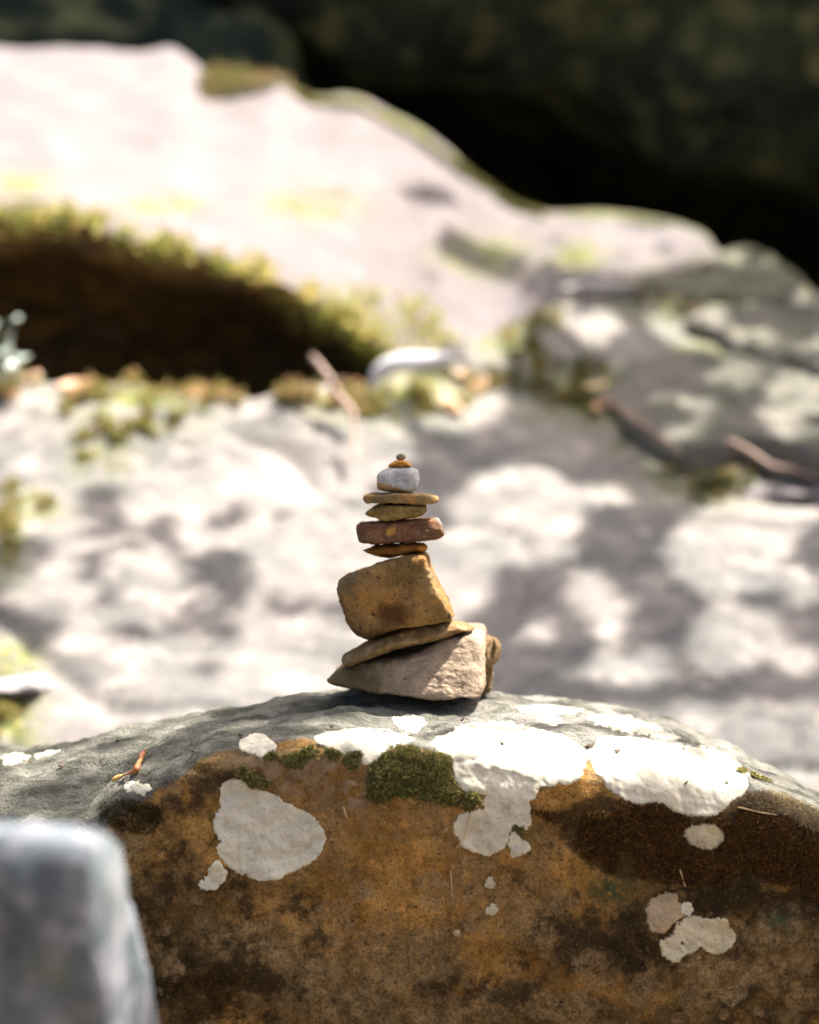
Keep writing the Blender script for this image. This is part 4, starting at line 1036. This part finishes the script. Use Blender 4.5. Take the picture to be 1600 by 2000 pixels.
tpath = np.array([(728, 758), (738, 728), (760, 708), (790, 700), (830, 698), (860, 696), (885, 694)], float)
tt = np.linspace(0, 6, 24)
pp = np.stack([hermite(tt, np.arange(7), tpath[:, 0]), hermite(tt, np.arange(7), tpath[:, 1])], 1)
path = P(pp[:, 0], pp[:, 1], 2.12 - 0.02 * np.linspace(0, 1, 24))
wid = 0.021 * np.sin(np.linspace(0.25, 3.0, 24)) ** 0.9
V, F = strip(path, wid, np.array([0.1, -0.75, 0.66]))
tag(mesh_obj('curled_leaf', V, F, M['pale_leaf'], loc=V.mean(0)), 'long pale curled dry leaf arching over moss at the end of the hollow', 'leaf')

# leaning stick with a fork beside the hollow
def stick(name, label, pix, ys, r0, r1, mat, forks=(), group=None):
    pix = np.asarray(pix, float); n = 14
    tt = np.linspace(0, len(pix) - 1, n)
    px = np.interp(tt, np.arange(len(pix)), pix[:, 0]); py = np.interp(tt, np.arange(len(pix)), pix[:, 1]); yy = np.interp(tt, np.arange(len(pix)), ys)
    p = P(px, py, yy); p = p + np.stack([perlin(p * 25, k) for k in range(3)], 1) * r0 * 0.8
    root = empty(name, p[0]); tag(root, label, 'twig', group)
    V, F = tube(p, np.linspace(r0, r1, n)); mesh_obj('stem', V, F, mat, root, loc=p[0])
    for i, (ex, ey, ey3) in forks:
        e = P(ex, ey, ey3); qq = p[i] + (e - p[i]) * np.linspace(0, 1, 6)[:, None]
        V, F = tube(qq, np.linspace(r1 * 0.9, r1 * 0.4, 6)); mesh_obj('side_shoot', V, F, mat, root, loc=p[i])
    return root
stick('dry_stick', 'short pale forked stick leaning at the mouth of the dark hollow', [(690, 815), (655, 765), (630, 725), (610, 690)], [1.98, 2.02, 2.05, 2.08], 0.009, 0.006, M['twig'], [(6, (672, 738, 2.0))])
stick('dry_stick', 'thin brown twig lying along the lower edge of the sloping slab', [(1175, 775), (1240, 815), (1330, 885)], [2.02, 1.98, 1.92], 0.007, 0.004, M['twig'], [(5, (1275, 800, 2.0))])
stick('dry_stick', 'thin reddish twig beside the sloping slab and yellow leaves', [(1420, 860), (1500, 905), (1600, 935)], [1.95, 1.92, 1.9], 0.006, 0.004, M['twig'])
stick('dry_stick', 'slim twig standing in moss near the curled leaf', [(690, 900), (692, 850), (688, 800)], [1.88, 1.92, 1.95], 0.005, 0.003, M['twig'])

# leafy plant at the left end of the hollow
pl = P(15, 770, 2.1)
plant = empty('leafy_plant', pl); tag(plant, 'small leafy plant with pale glossy leaves beside the dark hollow', 'plant')
for k, (a, b) in enumerate([(30, 628), (14, 660), (46, 702), (8, 690), (-20, 640), (22, 720), (-30, 690), (60, 735)]):
    e = P(a, b, 2.1 + 0.06 * math.sin(k * 2.1)); bz = np.array(pl) + np.array([0.01 * math.sin(k), 0, 0])
    midp = (e + bz) / 2 + np.array([0.0, -0.03, 0.02]); qq = np.stack([bz, (bz + midp) / 2, midp, (midp + e) / 2, e])
    V, F = tube(qq, np.linspace(0.0025, 0.0012, 5), 6); mesh_obj('stem', V, F, M['herb'], plant, loc=bz)
    V, F = leaf_mesh(0.055, 0.014, 0.3)
    o = mesh_obj('leaf', V, F, M['herb'], plant); o.location = Vector(e - np.array(pl)); o.rotation_euler = (random.uniform(-.4, .5), random.uniform(-.3, .4), random.uniform(0, 6.28))

# curled brown bract on the boulder and a few straws
cp = Z2([(440, 402), (470, 385), (510, 372), (538, 352), (548, 320), (556, 298), (572, 284)])
hp, hn, hk = hits(BV, cp[:2]); y0 = hp[0][1]
tt = np.linspace(0, 6, 26); cpa = np.array(cp)
cx = hermite(tt, np.arange(7), cpa[:, 0]); cy = hermite(tt, np.arange(7), cpa[:, 1])
hp, hn, hk = hits(BV, list(zip(cx, cy + np.linspace(0, 9, 26))))
path = hp + np.array([0, 0, 1.0]) * np.linspace(0.003, 0.0075, 26)[:, None]
path += np.stack([perlin(path * 220, k) for k in range(3)], 1) * 0.0014
wid = 0.0052 * np.sin(np.linspace(0.25, 2.9, 26)) ** 0.5 * (1 + 0.35 * np.sin(np.linspace(0, 17, 26)))
V, F = strip(path, wid * 0.36, np.array([0.35, -0.75, 0.5]), 0.0010)
tag(mesh_obj('curled_dry_leaf', V, F, M['curl'], loc=path[0]), 'narrow curled orange brown dry leaf standing on the grey shoulder of the boulder', 'leaf')
for k, (a, b, sz) in enumerate([(981, 1456, .004), (1152, 1462, .005), (1205, 1470, .004), (1338, 1412, .004), (1340, 1530, .003), (800, 1440, .003), (650, 1420, .003), (470, 1440, .004), (380, 1470, .003), (120, 1500, .004), (60, 1490, .003), (230, 1450, .003), (1090, 1390, .003), (1420, 1530, .003), (905, 1405, .003)]):
    h, n, ok = hits(BV, [(a, b)])
    if not ok[0]: continue
    V, F = leaf_mesh(sz * 1.2, sz * 0.42, 0.5, 0.5, 5, 3, 0.0006)
    V = V + rng.normal(size=V.shape) * sz * 0.12
    o = mesh_obj('bark_crumb', V, F, M['crumb']); o.location = h[0] + n[0] * 0.0016
    o.rotation_euler = (rng.uniform(-.5, .5), rng.uniform(-.5, .5), rng.uniform(0, 6.28))
    tag(o, 'tiny dark crumb of bark lying on top of the lichen-covered boulder', 'debris', 'bark crumbs on the boulder')
def straw(pix, label, r=0.0006):
    h, n, ok = hits(BV, pix)
    p = h + n * 0.0022
    tt = np.linspace(0, len(p) - 1, 10); p = np.stack([np.interp(tt, np.arange(len(p)), p[:, k]) for k in range(3)], 1)
    V, F = tube(p, np.linspace(r, r * 0.6, 10), 6)
    tag(mesh_obj('straw', V, F, M['straw'], loc=p[0]), label, 'straw')
straw([(917, 1592), (914, 1615), (905, 1637), (893, 1655)], 'bent dry straw lying across the white lichen under the moss')
straw([(672, 1574), (677, 1595)], 'short pale straw on bare stone beside the moss cushion', 0.0008)
straw([(1328, 1695), (1338, 1728)], 'short dry straw on the dark moss below the oval lichen', 0.0009)
straw([(1440, 1577), (1480, 1586), (1515, 1592)], 'thin straw lying at the edge of the gritty tan moss', 0.0007)
straw([(881, 1700), (883, 1750)], 'thin upright straw on the ochre stone below the lichens', 0.0005)

# ================================================================== TREES OUT OF FRAME WHOSE CROWNS CAST THE DAPPLED SHADE
OBS = [(BV, 'b'), (SLB, 's'), (SPB, 'p'), (bvh_of(over), 'o'), (bvh_of(fg), 'f')]
E = [(1165,640,70,48,0),(1330,645,105,42,22),(1440,625,60,45,0),(1450,712,85,36,18),(1555,630,70,40,10),(1570,755,70,36,10),(1410,795,80,42,8),(1545,845,110,60,8),
     (1085,610,50,50,0),(955,630,100,115,0),(900,780,125,90,0),(1330,850,60,30,25),(1310,905,60,26,0),(1490,895,60,26,20),(1490,945,110,40,0),
     (1010,1010,185,135,0),(870,1130,135,120,0),(1170,1180,70,120,-35),(1235,1310,130,60,0),(1060,1235,55,32,0),(1430,1070,170,130,-10),(1430,1245,125,95,-10),(1570,1150,70,60,0),(1560,1290,60,50,0),
     (1180,970,80,30,0),(1560,1010,80,40,0)]
def lit(px, py, kind):
    """where sunlight reaches, read off the photograph"""
    if kind == 's':
        if (780 < px < 890 and abs(py - 380 - (px - 830) * 0.12) < 9): return False
        if px > 860 and px < 1040 and abs(py - 470 - (px - 870) * 0.45) < 26: return False
        if px > 1060 and py > 425 + (px - 1060) * 0.2 + 90: return False
        return True
    if kind == 'p':
        if px < 820:
            n = perlin(np.array([px / 120.0, py / 75.0, 0.0]), 31) + 0.5 * perlin(np.array([px / 45.0, py / 32.0, 1.0]), 33)
            if px < 130 and py > 1240: return True
            if 960 < py < 1240 and px < 470: return n > -0.08
            if 1180 < py and px < 800: return n > -0.42
            if 820 < py < 980 and 600 < px < 820: return n > -0.3
            return n > -0.75
        if py > 1370 and px > 1150: return True
        for cx, cy, rx, ry, an in E:
            t = math.radians(an); dx, dy = px - cx, py - cy
            u = dx * math.cos(t) + dy * math.sin(t); v = -dx * math.sin(t) + dy * math.cos(t)
            if (u / rx) ** 2 + (v / ry) ** 2 < 0.60: return True
        return False
    if kind == 'b':
        if abs(px - 1370 - (py - 1480) * 0.8) < 16 and 1440 < py < 1510: return False
        if px < 560 and py < 1600:
            n = perlin(np.array([px / 190.0, (py + px * 0.32) / 44.0, 0.0]), 41)
            return n > -0.12
        if 560 <= px < 720 and py < 1415: return perlin(np.array([px / 110.0, (py + px * 0.32) / 20.0, 0.0]), 43) > -0.02
        return True
    if kind == 'f':
        return True
    return None
tree_specs = [((4.6, 2.6, -0.7), 0.17), ((4.2, 5.2, -0.7), 0.15)]
Ncand = 72000
ax = rng.uniform(-1.15, 1.85, Ncand); ay = rng.uniform(-1.1, 4.3, Ncand); hz = rng.uniform(2.9, 4.2, Ncand)
LP = []
sd = Vector(-SUN)
edge = lambda x, y: 0.0
for x_, y_, z_ in zip(ax, ay, hz):
    # candidate leaf over ground point (x_, y_)
    p = np.array([x_, y_, 0.2]) + SUN * ((z_ - 0.2) / SUN[2])
    best = None
    for bv, kd in OBS:
        r = bv.ray_cast(Vector(p), sd)
        if r[0] is not None and (best is None or r[3] < best[0]): best = (r[3], r[0], kd)
    keep = False
    if best is not None:
        a, b = PIX(np.array(best[1]))
        L_ = lit(float(a), float(b), best[2])
        vis = -40 < a < 1640 and -40 < b < 2000
        if L_ is None: keep = rng.uniform() < 0.25
        elif vis: keep = not L_
        else: keep = perlin(np.array([x_ * 4, y_ * 4, 0.0]), 51) > 0.10
    else:
        keep = perlin(np.array([x_ * 4, y_ * 4, 0.0]), 51) > 0.10
    # leave the stack itself clear of shade
    if keep and abs(x_) < 0.22 and abs(y_) < 0.25 and best is not None and best[2] == 'b':
        a, b = PIX(np.array(best[1]))
        if 640 < a < 1010: keep = False
    if keep: LP.append(p)
LP = np.array(LP)
print('canopy leaves', len(LP))
base_leaf = np.array([(-0.5, 0, 0), (-0.2, 0.26, 0.03), (0.2, 0.24, 0.03), (0.5, 0, -0.04), (0.2, -0.24, 0.03), (-0.2, -0.26, 0.03)])
dist = np.stack([np.hypot(LP[:, 0] - t[0][0], LP[:, 1] - t[0][1]) for t in tree_specs], 1)
own = dist.argmin(1)
for ti, (tb, tr) in enumerate(tree_specs):
    tb = np.array(tb)
    root = empty('shade_tree', tb)
    tag(root, ('leafy tree beyond the layered rocks whose crown dapples the slope' if ti == 0 else 'slimmer leafy tree near the overhanging boulder whose crown shades the far rocks'), 'tree')
    hh = 6.0
    tp = np.stack([tb + np.array([0.12 * math.sin(z * 0.7 + ti), 0.10 * math.cos(z * 0.9), z]) for z in np.linspace(-0.1, hh, 18)])
    V, F = tube(tp, np.linspace(tr * 1.25, tr * 0.35, 18), 12); mesh_obj('trunk', V, F, M['bark'], root, loc=tb)
    pts = LP[own == ti]
    # a few limbs reaching into the crown
    if len(pts) > 20:
        ctr = pts[rng.choice(len(pts), 9, replace=False)]
        for c in ctr:
            s0 = tp[rng.integers(6, 13)]
            e = c.copy(); qq = s0 + (e - s0) * np.linspace(0, 1, 9)[:, None]; qq[:, 2] += 0.35 * np.sin(np.linspace(0, math.pi, 9))
            V, F = tube(qq, np.linspace(tr * 0.22, 0.006, 9), 7); mesh_obj('limb', V, F, M['bark'], root, loc=s0)
    extra = tb + np.array([0, 0, 5.4]) + rng.normal(size=(1800, 3)) * np.array([0.9, 0.9, 0.7])
    pts = np.concatenate([pts, extra])
    n = len(pts); sz = rng.uniform(0.045, 0.072, n)
    qv = rng.normal(size=(n, 3)) * 0.45; nz = np.array([0, 0, 1.0]) + qv; nz /= np.linalg.norm(nz, axis=1)[:, None]
    t1 = np.cross(nz, rng.normal(size=(n, 3))); t1 /= np.linalg.norm(t1, axis=1)[:, None]; t2 = np.cross(nz, t1)
    V = (pts[:, None] + sz[:, None, None] * (base_leaf[None, :, 0, None] * t1[:, None] + base_leaf[None, :, 1, None] * t2[:, None] + base_leaf[None, :, 2, None] * nz[:, None])).reshape(-1, 3)
    F = np.arange(n * 6).reshape(n, 6)
    o = mesh_obj('crown', V, F, M['leaf'], root, loc=tb + np.array([0, 0, 5.0]), shade=False); o['kind'] = 'stuff'
